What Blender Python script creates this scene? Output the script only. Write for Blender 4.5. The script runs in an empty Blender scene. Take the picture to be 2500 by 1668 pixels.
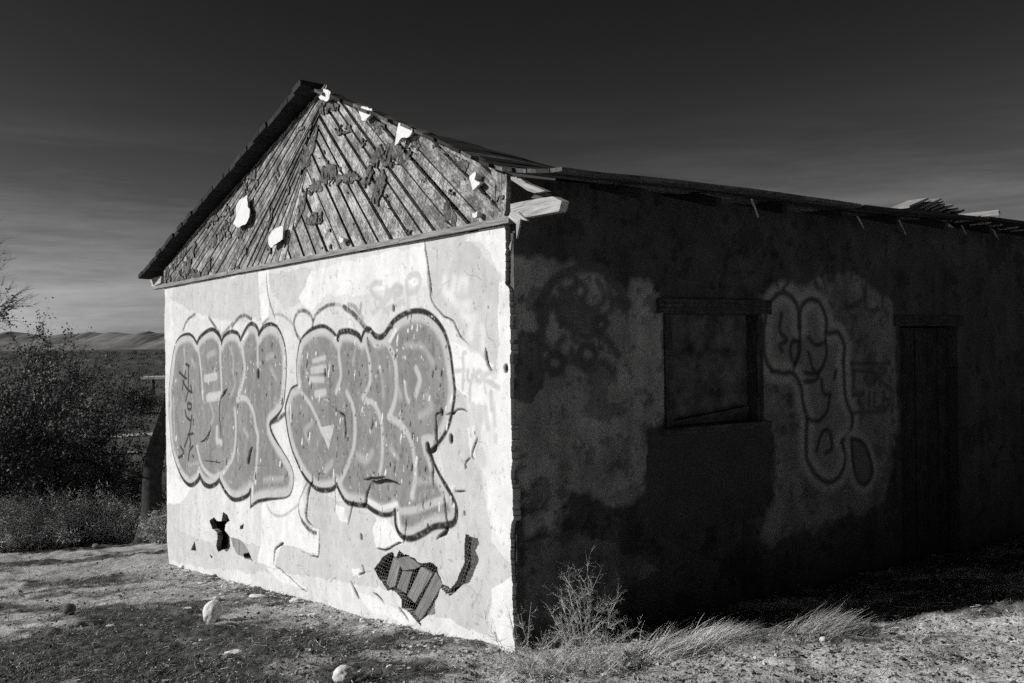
import bpy, math, random
import numpy as np
from mathutils import Vector, Matrix

# ------------------------------------------------------------------ camera, world, sun, exposure
SC = bpy.context.scene
F = 2431.0; ROLL = math.radians(.7); PITCH = math.radians(.14); EYE = 1.75

def ray(px, py):
    ix = (px - 1250) / F; iy = -(py - 834) / F
    X = ix * math.cos(ROLL) + iy * math.sin(ROLL); Z = -ix * math.sin(ROLL) + iy * math.cos(ROLL)
    return np.array([X, math.cos(PITCH) - Z * math.sin(PITCH), Z * math.cos(PITCH) + math.sin(PITCH)])

cam_d = bpy.data.cameras.new('camera'); cam = bpy.data.objects.new('camera', cam_d)
SC.collection.objects.link(cam); SC.camera = cam
_f = ray(1250, 834); _r = ray(1251, 834) - _f; _u = ray(1250, 833) - _f
_f, _r, _u = [Vector(v).normalized() for v in (_f, _r, _u)]
cam.matrix_world = Matrix(((_r.x, _u.x, -_f.x, 0), (_r.y, _u.y, -_f.y, 0), (_r.z, _u.z, -_f.z, EYE), (0, 0, 0, 1)))
cam_d.sensor_width = 36; cam_d.lens = F / 2500 * 36; cam_d.clip_end = 30000; cam_d.clip_start = .05

SUN_EL = math.radians(25); SUN_D = np.array([1.0, .12])   # horizontal direction in which the light travels
SUN_D = SUN_D / np.linalg.norm(SUN_D)
world = bpy.data.worlds.new('World'); SC.world = world; world.use_nodes = True
nt = world.node_tree; nt.nodes.clear()
def N_(t, k, **kw):
    n = t.nodes.new(k)
    for a, b in kw.items(): setattr(n, a, b)
    return n
sky = N_(nt, 'ShaderNodeTexSky'); sky.sky_type = 'NISHITA'; sky.sun_disc = False
sky.sun_elevation = SUN_EL; sky.sun_rotation = math.atan2(-SUN_D[0], -SUN_D[1]); sky.altitude = 900
sky.air_density = 1.0; sky.dust_density = 1.6; sky.ozone_density = 1.0
sep = N_(nt, 'ShaderNodeSeparateColor'); nt.links.new(sky.outputs[0], sep.inputs[0])
mn = N_(nt, 'ShaderNodeMath', operation='MINIMUM'); nt.links.new(sep.outputs[0], mn.inputs[0]); mn.inputs[1].default_value = 6.5
pw = N_(nt, 'ShaderNodeMath', operation='POWER'); nt.links.new(mn.outputs[0], pw.inputs[0]); pw.inputs[1].default_value = 2.4   # red-filtered black and white film: the blue overhead goes nearly black
# thin streaks of cirrus
tc = N_(nt, 'ShaderNodeTexCoord'); mp = N_(nt, 'ShaderNodeMapping'); nt.links.new(tc.outputs['Generated'], mp.inputs[0])
mp.inputs['Scale'].default_value = (1.5, 1.5, 13); mp.inputs['Rotation'].default_value = (0, math.radians(4), 0); mp.inputs['Location'].default_value = (.35, 0, .2)
cn = N_(nt, 'ShaderNodeTexNoise'); nt.links.new(mp.outputs[0], cn.inputs[0]); cn.inputs['Scale'].default_value = 1.5
cn.inputs['Detail'].default_value = 10; cn.inputs['Roughness'].default_value = .68
cr = N_(nt, 'ShaderNodeMapRange'); nt.links.new(cn.outputs[0], cr.inputs[0])
cr.inputs[1].default_value = .44; cr.inputs[2].default_value = .72; cr.inputs[3].default_value = 0.0; cr.inputs[4].default_value = .42
sx = N_(nt, 'ShaderNodeSeparateXYZ'); nt.links.new(tc.outputs['Generated'], sx.inputs[0])
band = N_(nt, 'ShaderNodeMapRange', interpolation_type='SMOOTHSTEP'); nt.links.new(sx.outputs[2], band.inputs[0])   # thin cirrus low over the horizon, all round
for i_, v_ in enumerate((.26, .13, 0.0, .26)): band.inputs[i_ + 1].default_value = v_
m1 = N_(nt, 'ShaderNodeMath', operation='MULTIPLY_ADD'); nt.links.new(cr.outputs[0], m1.inputs[0]); nt.links.new(band.outputs[0], m1.inputs[1]); m1.inputs[2].default_value = .124
mu = N_(nt, 'ShaderNodeMath', operation='MULTIPLY'); nt.links.new(pw.outputs[0], mu.inputs[0]); nt.links.new(m1.outputs[0], mu.inputs[1])
bg = N_(nt, 'ShaderNodeBackground'); nt.links.new(mu.outputs[0], bg.inputs[0]); bg.inputs[1].default_value = .05
wo = N_(nt, 'ShaderNodeOutputWorld'); nt.links.new(bg.outputs[0], wo.inputs[0])

sun_d = bpy.data.lights.new('sun', 'SUN'); sun = bpy.data.objects.new('sun', sun_d); SC.collection.objects.link(sun)
sun_d.energy = 5.0; sun_d.angle = math.radians(.5); sun_d.color = (1, .985, .965)
_t = Vector((SUN_D[0] * math.cos(SUN_EL), SUN_D[1] * math.cos(SUN_EL), -math.sin(SUN_EL)))
sun.rotation_euler = _t.to_track_quat('-Z', 'Y').to_euler()

SC.view_settings.view_transform = 'Standard'; SC.view_settings.look = 'None'
SC.view_settings.exposure = 0.0; SC.view_settings.gamma = 1.0; SC.view_settings.use_curve_mapping = False
SC.cycles.use_denoising = False
SC.cycles.use_adaptive_sampling = True; SC.cycles.adaptive_threshold = .06; SC.cycles.max_bounces = 5; SC.cycles.diffuse_bounces = 3; SC.cycles.transparent_max_bounces = 4

# ------------------------------------------------------------------ house frame: u runs left along the gable wall, v back along the side wall
O = np.array([0, 0, EYE]); CN = np.array([0, 5.67, 0.0])
U = np.array([-3.9, 5.53, 0]); WID = float(np.linalg.norm(U)); U = U / WID
V = np.array([-U[0] * 0 + U[1], -U[0], 0.0])
def W3(u, v, z):
    u = np.asarray(u, float)[..., None]; v = np.asarray(v, float)[..., None]; z = np.asarray(z, float)[..., None]
    return CN + u * U + v * V + z * np.array([0, 0, 1.0])
def gp(px, py, off=0.0):
    r = ray(px, py); t = np.dot(CN + V * off - O, V) / np.dot(r, V); p = O + t * r
    return float(np.dot(p - CN, U)), float(p[2])
def sp(px, py, off=0.0):
    r = ray(px, py); t = np.dot(CN + U * off - O, U) / np.dot(r, U); p = O + t * r
    return float(np.dot(p - CN, V)), float(p[2])
def win(x0, y0, s):            # a detail window of the plan sheet -> sheet position
    return lambda x, y: (x0 + x / s, y0 + y / s)
Za = win(400, 640, 4.356); Zb = win(400, 950, 4.9); Zc = win(680, 700, 5.227); Zd = win(860, 640, 4.356)
Ze = win(680, 980, 4.356); Zf = win(940, 980, 4.126); Z5 = win(380, 1150, 3.027); Z6 = win(800, 1150, 3.027)
Z4 = win(660, 650, 2.24); Z2 = win(700, 150, 2.613); Z1 = win(300, 150, 2.613); Z8 = win(380, 450, 5.808); Z7 = win(1050, 300, 5.227)
ZR = win(1200, 350, 4.48); ZS = win(1550, 620, 2.24); ZM = win(1230, 600, 2.24); S0 = lambda x, y: (x, y)
def G(z, pts, off=0.0): return [gp(*z(*p), off) for p in pts]
def S(z, pts, off=0.0): return [sp(*z(*p), off) for p in pts]

# ------------------------------------------------------------------ helpers
rng = np.random.default_rng(7); random.seed(7)
def hash2(ix, iy, seed):
    h = (ix.astype(np.int64) * 374761393 + iy.astype(np.int64) * 668265263 + seed * 1442695041) & 0x7fffffff
    h = ((h ^ (h >> 13)) * 1274126177) & 0x7fffffff
    return ((h ^ (h >> 16)) & 0xffff) / 65535.0
def vnoise(x, y, seed=0):
    ix = np.floor(x); iy = np.floor(y); fx = x - ix; fy = y - iy
    fx = fx * fx * (3 - 2 * fx); fy = fy * fy * (3 - 2 * fy)
    a = hash2(ix, iy, seed); b = hash2(ix + 1, iy, seed); c = hash2(ix, iy + 1, seed); d = hash2(ix + 1, iy + 1, seed)
    return (a * (1 - fx) + b * fx) * (1 - fy) + (c * (1 - fx) + d * fx) * fy
def fbm(x, y, seed=0, oct=4, gain=.5):
    s = 0; a = 1; t = 0
    for i in range(oct):
        s = s + a * vnoise(x * 2 ** i + 17.3 * i, y * 2 ** i - 9.1 * i, seed + i); t += a; a *= gain
    return s / t * 2 - 1
def sstep(a, b, x):
    t = np.clip((x - a) / (b - a), 0, 1); return t * t * (3 - 2 * t)

def mesh_np(name, verts, faces, smooth=False):
    verts = np.asarray(verts, np.float32); faces = np.asarray(faces, np.int32)
    me = bpy.data.meshes.new(name); n = faces.shape[1]
    me.vertices.add(len(verts)); me.vertices.foreach_set('co', verts.ravel())
    me.loops.add(faces.size); me.loops.foreach_set('vertex_index', faces.ravel())
    me.polygons.add(len(faces)); me.polygons.foreach_set('loop_start', np.arange(0, faces.size, n, dtype=np.int32))
    me.polygons.foreach_set('use_smooth', np.full(len(faces), smooth))
    me.update(calc_edges=True); me.validate(); return me
def attr(me, name, data):
    a = me.attributes.new(name, 'FLOAT', 'POINT'); a.data.foreach_set('value', np.asarray(data, np.float32).ravel())
def link(name, me, mat, parent=None, loc=(0, 0, 0)):
    o = bpy.data.objects.new(name, me); SC.collection.objects.link(o)
    if mat and me and not me.materials: me.materials.append(mat)
    if parent: o.parent = parent
    o.location = loc; return o
def tag(o, label=None, cat=None, group=None, kind=None):
    if label: o['label'] = label
    if cat: o['category'] = cat
    if group: o['group'] = group
    if kind: o['kind'] = kind
    return o
def empty(name, loc):
    o = bpy.data.objects.new(name, None); SC.collection.objects.link(o); o.location = loc; o.empty_display_size = .2; return o

def mat_new(name):
    m = bpy.data.materials.new(name); m.use_nodes = True; t = m.node_tree; t.nodes.clear()
    b = N_(t, 'ShaderNodeBsdfPrincipled'); o = N_(t, 'ShaderNodeOutputMaterial'); t.links.new(b.outputs[0], o.inputs[0])
    b.inputs['Roughness'].default_value = .9; b.inputs['Specular IOR Level'].default_value = .15
    return m, t, b
def math_n(t, op, a, b=None):
    n = N_(t, 'ShaderNodeMath', operation=op)
    for i, x in enumerate((a, b)):
        if x is None: continue
        if isinstance(x, (int, float)): n.inputs[i].default_value = x
        else: t.links.new(x, n.inputs[i])
    return n.outputs[0]
def noise_n(t, vec, scale, detail=4, rough=.6):
    n = N_(t, 'ShaderNodeTexNoise'); n.inputs['Scale'].default_value = scale; n.inputs['Detail'].default_value = detail
    n.inputs['Roughness'].default_value = rough
    if vec is not None: t.links.new(vec, n.inputs[0])
    return n.outputs[0]
def range_n(t, x, a, b, c, d):
    n = N_(t, 'ShaderNodeMapRange'); t.links.new(x, n.inputs[0])
    for i, q in enumerate((a, b, c, d)): n.inputs[i + 1].default_value = q
    return n.outputs[0]
def mat_simple(name, alb, var=.35, scale=12, bump=.3, bscale=60, rough=.9, rand=0.0):
    m, t, b = mat_new(name); tcn = N_(t, 'ShaderNodeTexCoord'); v = tcn.outputs['Object']
    k = range_n(t, noise_n(t, v, scale, 5), .3, .7, 1 - var, 1 + var); x = math_n(t, 'MULTIPLY', k, alb)
    if rand:
        oi = N_(t, 'ShaderNodeObjectInfo'); x = math_n(t, 'MULTIPLY', x, range_n(t, oi.outputs['Random'], 0, 1, 1 - rand, 1 + rand))
    t.links.new(x, b.inputs['Base Color']); b.inputs['Roughness'].default_value = rough
    if bump:
        bn = N_(t, 'ShaderNodeBump'); bn.inputs['Strength'].default_value = bump; bn.inputs['Distance'].default_value = .01
        t.links.new(noise_n(t, v, bscale, 4), bn.inputs['Height']); t.links.new(bn.outputs[0], b.inputs['Normal'])
    return m
def mat_attr(name, grain, gscale, bump, bscale, mid=None):
    m, t, b = mat_new(name); a = N_(t, 'ShaderNodeAttribute'); a.attribute_name = 'alb'
    tcn = N_(t, 'ShaderNodeTexCoord'); v = tcn.outputs['Object']
    k = range_n(t, noise_n(t, v, gscale, 3, .7), .3, .7, 1 - grain, 1 + grain)
    x = math_n(t, 'MULTIPLY', a.outputs['Fac'], k)
    if mid:
        x = math_n(t, 'MULTIPLY', x, range_n(t, noise_n(t, v, mid, 5, .65), .3, .7, .9, 1.08))
    t.links.new(x, b.inputs['Base Color'])
    bn = N_(t, 'ShaderNodeBump'); bn.inputs['Strength'].default_value = bump; bn.inputs['Distance'].default_value = .006
    t.links.new(noise_n(t, v, bscale, 4, .65), bn.inputs['Height']); t.links.new(bn.outputs[0], b.inputs['Normal'])
    return m
def mat_wood(name, alb, mott=.0, rand=.25):
    m, t, b = mat_new(name); uv = N_(t, 'ShaderNodeUVMap'); uv.uv_map = 'grain'
    oi = N_(t, 'ShaderNodeObjectInfo')
    mpn = N_(t, 'ShaderNodeMapping'); t.links.new(uv.outputs[0], mpn.inputs[0]); mpn.inputs['Scale'].default_value = (4, 70, 1)
    cx = N_(t, 'ShaderNodeCombineXYZ'); t.links.new(math_n(t, 'MULTIPLY', oi.outputs['Random'], 90), cx.inputs[0]); t.links.new(math_n(t, 'MULTIPLY', oi.outputs['Random'], 37), cx.inputs[1])
    t.links.new(cx.outputs[0], mpn.inputs['Location'])
    g = noise_n(t, mpn.outputs[0], 1.0, 6, .7)
    x = math_n(t, 'MULTIPLY', range_n(t, g, .32, .62, .35, 1.25), alb)
    x = math_n(t, 'MULTIPLY', x, range_n(t, oi.outputs['Random'], 0, 1, 1 - rand, 1 + rand))
    tcn = N_(t, 'ShaderNodeTexCoord')
    if mott:
        q = noise_n(t, tcn.outputs['Object'], 7, 6, .72)
        x = math_n(t, 'MULTIPLY', x, range_n(t, q, .44, .56, 1 - mott, 1.12))
        q2 = noise_n(t, tcn.outputs['Object'], 45, 4, .7)
        x = math_n(t, 'MULTIPLY', x, range_n(t, q2, .36, .6, .55, 1.2))
    t.links.new(x, b.inputs['Base Color'])
    bn = N_(t, 'ShaderNodeBump'); bn.inputs['Strength'].default_value = .6; bn.inputs['Distance'].default_value = .006
    t.links.new(g, bn.inputs['Height']); t.links.new(bn.outputs[0], b.inputs['Normal'])
    return m

M = {}
M['plaster'] = mat_attr('plaster', .10, 160, .35, 90, mid=6)
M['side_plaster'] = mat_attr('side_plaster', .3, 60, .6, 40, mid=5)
M['siding'] = mat_wood('siding_wood', .38, .5)
M['siding_dark'] = mat_wood('siding_wood_dark', .27, .55)
M['trim'] = mat_wood('trim_wood', .26, 0, .1)
M['wood'] = mat_wood('weathered_wood', .34, 0, .2)
M['roofwood'] = mat_wood('roof_wood', .11, .3, .3)
M['roofdark'] = mat_wood('tarred_roof_wood', .03, 0, .3)
M['paleroof'] = mat_wood('pale_roof_wood', .3, 0, .3)
M['lath'] = mat_wood('lath_wood', .2, 0, .15)
M['stucco'] = mat_simple('stucco_lump', .64, .08, 30, .3, 90)
M['felt'] = mat_simple('tar_felt', .075, .6, 60, .8, 90)
M['dark'] = mat_simple('dark_interior', .015, .3, 6, 0)
M['wire'] = mat_simple('rusty_wire', .06, .3, 50, 0)
M['palewire'] = mat_simple('galvanised_wire', .3, .3, 50, 0)

def slab(name, poly, v0, v1, mat, parent, along, plane='uz', jit=0.0, orig=CN, under=1.0):
    """a board or patch: a polygon in the wall plane given depth"""
    n = len(poly); p = np.array(poly, float)
    def put(depth):
        if plane == 'uz': return W3(p[:, 0], np.full(n, depth) + (rng.uniform(-jit, jit, n) if jit else 0), p[:, 1])
        return W3(np.full(n, depth), p[:, 0], p[:, 1])
    vs = np.vstack([put(v0), put(v1)]) - orig
    if under != 1: vs[n:] = vs[n:].mean(0) + (vs[n:] - vs[n:].mean(0)) * under
    fs = [list(range(n)), list(range(2 * n - 1, n - 1, -1))] + [[i, n + i, n + (i + 1) % n, (i + 1) % n] for i in range(n)]
    me = bpy.data.meshes.new(name); me.from_pydata(vs.tolist(), [], fs)
    a = np.array(along, float); a = a / np.linalg.norm(a); b = np.array([-a[1], a[0]])
    uvp = np.column_stack([p @ a, p @ b]); uvp = np.vstack([uvp, uvp + .031])
    lay = me.uv_layers.new(name='grain')
    for l in me.loops: lay.data[l.index].uv = uvp[l.vertex_index]
    me.update(); return link(name, me, mat, parent)
def box3(name, c, ax, ay, az, mat, parent, orig=CN, taper=0.0):
    """a board with its centre, three half-axis vectors (the first along the grain)"""
    c, ax, ay, az = [np.array(q, float) for q in (c, ax, ay, az)]
    sg = [(-1, -1, -1), (1, -1, -1), (1, 1, -1), (-1, 1, -1), (-1, -1, 1), (1, -1, 1), (1, 1, 1), (-1, 1, 1)]
    vs = []
    for a, b, d in sg:
        k = 1 - taper * (a > 0)
        vs.append(c + a * ax * (1 + random.uniform(-.01, .01)) + b * ay * k + d * az * k - orig)
    fs = [(0, 3, 2, 1), (4, 5, 6, 7), (0, 1, 5, 4), (1, 2, 6, 5), (2, 3, 7, 6), (3, 0, 4, 7)]
    me = bpy.data.meshes.new(name); me.from_pydata([list(v) for v in vs], [], fs)
    la = np.linalg.norm(ax); ly = np.linalg.norm(ay)
    lay = me.uv_layers.new(name='grain')
    for l in me.loops:
        s = sg[l.vertex_index]; lay.data[l.index].uv = (s[0] * la, s[1] * ly + s[2] * .03)
    me.update(); return link(name, me, mat, parent)
def clip(poly, a, b, c):
    """keep the side a*x + b*y <= c"""
    out = []
    for i in range(len(poly)):
        p, q = poly[i], poly[(i + 1) % len(poly)]
        dp = a * p[0] + b * p[1] - c; dq = a * q[0] + b * q[1] - c
        if dp <= 0: out.append(p)
        if (dp < 0 < dq) or (dq < 0 < dp):
            t = dp / (dp - dq); out.append((p[0] + t * (q[0] - p[0]), p[1] + t * (q[1] - p[1])))
    return out
def spline(pts, step):
    """Catmull-Rom through the points"""
    P = np.array(pts, float); n = len(P)
    if n < 3: Q = P
    else:
        E_ = np.vstack([2 * P[0] - P[1], P, 2 * P[-1] - P[-2]]); out = []
        for i in range(n - 1):
            p0, p1, p2, p3 = E_[i], E_[i + 1], E_[i + 2], E_[i + 3]
            m = max(2, int(np.linalg.norm(p2 - p1) / step)); t = (np.arange(m) / m)[:, None]
            out.append(.5 * (2 * p1 + (p2 - p0) * t + (2 * p0 - 5 * p1 + 4 * p2 - p3) * t ** 2 + (3 * p1 - p0 - 3 * p2 + p3) * t ** 3))
        Q = np.vstack(out + [P[-1:]])
    return Q

class Sheet:
    """a wall surface as a fine grid that carries its own paint (albedo) and relief"""
    def __init__(s, xs, zs):
        s.xs, s.zs = xs, zs; s.X, s.Z = np.meshgrid(xs, zs, indexing='ij')
        s.alb = np.zeros(s.X.shape, np.float32); s.rel = np.zeros(s.X.shape, np.float32)
        s.wx = fbm(s.X * 9, s.Z * 9, 3, 5) ; s.wz = fbm(s.X * 9, s.Z * 9, 31, 5)
    def box(s, x0, x1, z0, z1):
        return slice(max(0, np.searchsorted(s.xs, x0) - 1), np.searchsorted(s.xs, x1) + 1), slice(max(0, np.searchsorted(s.zs, z0) - 1), np.searchsorted(s.zs, z1) + 1)
    def poly(s, pts, warp=.02):
        P = np.array(pts); m = np.zeros(s.X.shape, bool); pad = warp * 2 + .01
        b = s.box(P[:, 0].min() - pad, P[:, 0].max() + pad, P[:, 1].min() - pad, P[:, 1].max() + pad)
        x = s.X[b] + warp * s.wx[b]; z = s.Z[b] + warp * s.wz[b]; r = np.zeros(x.shape, bool)
        for i in range(len(P)):
            (x0, z0), (x1, z1) = P[i], P[(i + 1) % len(P)]
            if z0 == z1: continue
            r ^= ((z0 > z) != (z1 > z)) & (x < (x1 - x0) * (z - z0) / (z1 - z0) + x0)
        m[b] = r; return m
    def soft(s, m, n):
        m = m.astype(np.float32)
        for ax in (0, 1):
            c = np.cumsum(np.pad(m, [(n + 1, n) if a == ax else (0, 0) for a in (0, 1)], mode='edge'), axis=ax)
            k = m.shape[ax]; hi = np.take(c, np.arange(k) + 2 * n + 1, ax); lo = np.take(c, np.arange(k), ax); m = (hi - lo) / (2 * n + 1)
        return m
    def stroke(s, pts, w, soft=.006, step=.02, warp=0.0, dist=False, smooth=True):
        """coverage 0..1 of a stroke of width w (metres, or one per point)"""
        Q = spline(pts, step) if smooth else np.array(pts, float)
        ws = np.full(len(Q), w, float) if np.isscalar(w) else np.interp(np.linspace(0, 1, len(Q)), np.linspace(0, 1, len(w)), w)
        m = np.zeros(s.X.shape, np.float32)
        for i in range(len(Q) - 1):
            a, c = Q[i], Q[i + 1]; hw = (ws[i] + ws[i + 1]) / 4; pad = hw + soft + warp
            b = s.box(min(a[0], c[0]) - pad, max(a[0], c[0]) + pad, min(a[1], c[1]) - pad, max(a[1], c[1]) + pad)
            x = s.X[b] + warp * s.wx[b]; z = s.Z[b] + warp * s.wz[b]; d = c - a; L = max(d @ d, 1e-12)
            t = np.clip(((x - a[0]) * d[0] + (z - a[1]) * d[1]) / L, 0, 1)
            q = np.hypot(x - a[0] - t * d[0], z - a[1] - t * d[1])
            m[b] = np.maximum(m[b], 1 - sstep(hw - soft, hw + soft, q))
        return m
    def paint(s, m, val, k=1.0):
        m = np.asarray(m, np.float32) * k; s.alb = s.alb * (1 - m) + val * m

def build_sheet(s, keep, groups, put, thick, edge_alb, names, mat, parent, orig=CN):
    """groups: cell -> object index; rims run back from every free edge"""
    nx, nz = s.X.shape; idx = np.arange(nx * nz).reshape(nx, nz)
    front = put(s.X, s.rel, s.Z).reshape(-1, 3) - orig
    objs = []
    for gi, nm in enumerate(names):
        c = keep & (groups == gi); i, j = np.nonzero(c)
        f = np.column_stack([idx[i, j], idx[i + 1, j], idx[i + 1, j + 1], idx[i, j + 1]])
        rim = []
        pad = np.pad(keep, 1)
        for di, dj, a, b in ((-1, 0, (0, 0), (0, 1)), (1, 0, (1, 1), (1, 0)), (0, -1, (1, 0), (0, 0)), (0, 1, (0, 1), (1, 1))):
            free = c & ~pad[1 + di:1 + di + nx - 1, 1 + dj:1 + dj + nz - 1]; p, q = np.nonzero(free)
            rim.append(np.column_stack([idx[p + a[0], q + a[1]], idx[p + b[0], q + b[1]]]))
        rim = np.vstack(rim)
        used = np.unique(f); rm = np.full(nx * nz, -1); rm[used] = np.arange(len(used))
        ru = np.unique(rim); rr = np.full(nx * nz, -1); rr[ru] = np.arange(len(ru)) + len(used)          # doubled rim edge (front)
        rb = np.full(nx * nz, -1); rb[ru] = np.arange(len(ru)) + len(used) + len(ru)
        X, Z = s.X.ravel()[ru], s.Z.ravel()[ru]
        back = put(X, np.full(len(ru), -thick), Z) - orig
        vs = np.vstack([front[used], front[ru], back])
        fs = np.vstack([rm[f], np.column_stack([rr[rim[:, 0]], rb[rim[:, 0]], rb[rim[:, 1]], rr[rim[:, 1]]])]) if len(rim) else rm[f]
        me = mesh_np(nm, vs, fs, smooth=True)
        al = np.concatenate([s.alb.ravel()[used], np.minimum(s.alb.ravel()[ru], edge_alb), np.full(len(ru), edge_alb * .6)])
        attr(me, 'alb', al)
        objs.append(link(nm, me, mat, parent if gi == 0 else objs[0]))
    return objs

def tubes(segs, sides=3):
    """segs: p0, p1, r0, r1 arrays -> verts, quads"""
    p0, p1, r0, r1 = [np.asarray(q, float) for q in segs]; n = len(p0)
    d = p1 - p0; d /= np.maximum(np.linalg.norm(d, axis=1, keepdims=True), 1e-9)
    ref = np.where(np.abs(d[:, 2:3]) < .9, [[0, 0, 1.0]], [[1.0, 0, 0]]); a = np.cross(d, ref); a /= np.linalg.norm(a, axis=1, keepdims=True); b = np.cross(d, a)
    vs = []
    for p, r in ((p0, r0), (p1, r1)):
        for k in range(sides):
            t = 2 * math.pi * k / sides; vs.append(p + (a * math.cos(t) + b * math.sin(t)) * r[:, None])
    vs = np.stack(vs, 1).reshape(-1, 3); base = np.arange(n)[:, None] * 2 * sides
    fs = np.concatenate([base + np.array([[k, (k + 1) % sides, sides + (k + 1) % sides, sides + k]]) for k in range(sides)])
    return vs, fs
def leaf_quads(c, size, flat=0.0, aspect=.6):
    n = len(c); a = rng.normal(size=(n, 3)); a[:, 2] *= (1 - flat); a /= np.linalg.norm(a, axis=1, keepdims=True)
    r = rng.normal(size=(n, 3)); b = np.cross(a, r); b /= np.linalg.norm(b, axis=1, keepdims=True)
    size = np.broadcast_to(size, (n,))[:, None]
    vs = np.stack([c - a * size, c + b * size * aspect, c + a * size, c - b * size * aspect], 1).reshape(-1, 3)
    return vs, np.arange(4 * n).reshape(n, 4)

# ------------------------------------------------------------------ ground
def height(x, y, detail=True):
    x = np.asarray(x, float); y = np.asarray(y, float)
    yy = np.where(y < 4, 4 + (y - 4) * .25, y); xx = np.where(x > 5, 5 + (x - 5) * .2, x)
    h = .052 * xx - .084 * (yy - 5.67); h = np.maximum(h, -1.9)
    dist = np.hypot(x * .8, y)
    h = h + (-3.6 - h) * sstep(14.5, 30, dist) * sstep(7, 12, y + np.abs(x) * .25)
    h = h + .25 * fbm(x * .07, y * .07, 50, 3) * sstep(12, 30, y)
    h = h + .05 * fbm(x * .9, y * .9, 61, 3) * sstep(.1, .8, np.hypot(x + .2, y - 5.5))
    return h
def cover_shade(x, y):
    """how much dark dry mat lies on the dirt, with painted shade added"""
    n = fbm(x * 1.0 + 3, y * 1.3, 71, 5, .62) * 1.2 + .45 * fbm(x * 4.2, y * 5.5, 75, 4, .6)
    side = sstep(1.4, -1.2, x) * .56 - .38 + .2 * sstep(-.9, -2.2, x) * sstep(7.0, 5.8, y)  # more mat on the left; near-left corner darkened further as painted vignette
    strip = .45 * np.exp(-((x + 1.75 + .55 * (y - 6.6)) / .6) ** 2) * sstep(5.6, 6.3, y) * sstep(9.5, 8, y) - .55 * np.exp(-((x + 3.6 + .35 * (y - 9.6)) / .9) ** 2 - ((y - 9.8) / 1.6) ** 2)
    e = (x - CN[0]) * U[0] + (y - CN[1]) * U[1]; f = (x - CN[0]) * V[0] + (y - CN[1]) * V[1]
    strip = strip + .75 * sstep(-1.5, -.7, e) * sstep(.35, 1.6, f)       # extra dark mat: the house shadow beside the side wall put into ground colour
    return sstep(-.12, .38, n + side + strip)
def ghit(px, py):
    r = ray(px, py); t = 3.0
    while t < 4000:
        p = O + r * t
        if p[2] < height(p[0], p[1]): break
        t *= 1.002
    return np.array([p[0], p[1], float(height(p[0], p[1]))])

s_rows = np.concatenate([np.linspace(1, 12, 40)[:-1], np.arange(12, 17, .022), np.geomspace(17, 30, 240)[1:], np.geomspace(30, 14000, 150)[1:]])
t_cols = np.concatenate([np.linspace(-2.2, -.62, 24)[:-1], np.linspace(-.62, -.3, 160)[:-1], np.linspace(-.3, .32, 420)[:-1], np.linspace(.32, .6, 60)[:-1], np.linspace(.6, 2.2, 24)])
SS, TT = np.meshgrid(s_rows, t_cols, indexing='ij'); GX = SS * TT; GY = SS - 8
GH = height(GX, GY)
near = sstep(30, 12, GY)
cv = cover_shade(GX, GY)
GH = GH + near * (.028 * fbm(GX * 6, GY * 6, 81, 4, .6) + .018 * fbm(GX * 22, GY * 22, 91, 3, .65) * (.5 + cv) + .02 * cv * np.maximum(0, fbm(GX * 13, GY * 13, 95, 3)))
galb = .37 + .06 * sstep(-1, 1, GX) + .16 * fbm(GX * 2.2, GY * 2.2, 101, 5, .6) + .10 * fbm(GX * 14, GY * 14, 105, 3) + .06 * sstep(0, 2.5, GX)
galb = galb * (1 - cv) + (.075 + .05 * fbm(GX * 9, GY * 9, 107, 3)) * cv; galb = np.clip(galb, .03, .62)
far = sstep(14, 40, GY)
fa = .07 + .06 * fbm(GX * .05, GY * .02, 111, 5) + .04 * fbm(GX * .6, GY * .25, 115, 3)
galb = galb * (1 - far) + np.clip(fa, .04, .3) * far
nr, nc = SS.shape; gi = np.arange(nr * nc).reshape(nr, nc)
gf = np.stack([gi[:-1, :-1], gi[1:, :-1], gi[1:, 1:], gi[:-1, 1:]], -1).reshape(-1, 4)
me = mesh_np('ground', np.stack([GX, GY, GH], -1).reshape(-1, 3), gf, smooth=True); attr(me, 'alb', galb)
M['ground'] = mat_attr('dry_dirt', .6, 70, 1.0, 80, mid=14)
tag(link('ground', me, M['ground']), kind='structure')

# far hills
hx = np.linspace(-9000, 5000, 280); hy = np.array([6800, 7000, 7250, 7500, 7800, 8200, 9000.0])
HX, HY = np.meshgrid(hx, hy, indexing='ij')
prof = np.array([0, .35, .7, 1, .9, .5, .1])[None, :]
ridge = 88 + 40 * fbm(hx / 620, hx * 0, 121, 5, .6)[:, None] + 40 * fbm(HX / 210, HY / 210, 131, 5, .6)
HZ = -8 + prof * ridge * 1.25
hi = np.arange(HX.size).reshape(HX.shape)
hf = np.stack([hi[:-1, :-1], hi[1:, :-1], hi[1:, 1:], hi[:-1, 1:]], -1).reshape(-1, 4)
M['hills'] = mat_simple('hill_scrub', .17, .4, .006, 0)
tag(link('hills', mesh_np('hills', np.stack([HX, HY, HZ], -1).reshape(-1, 3), hf), M['hills']), kind='structure')

# ------------------------------------------------------------------ the house
house = tag(empty('abandoned_house', tuple(CN)), 'abandoned stucco house with graffiti on its gable and a broken plank roof', 'house')

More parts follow.
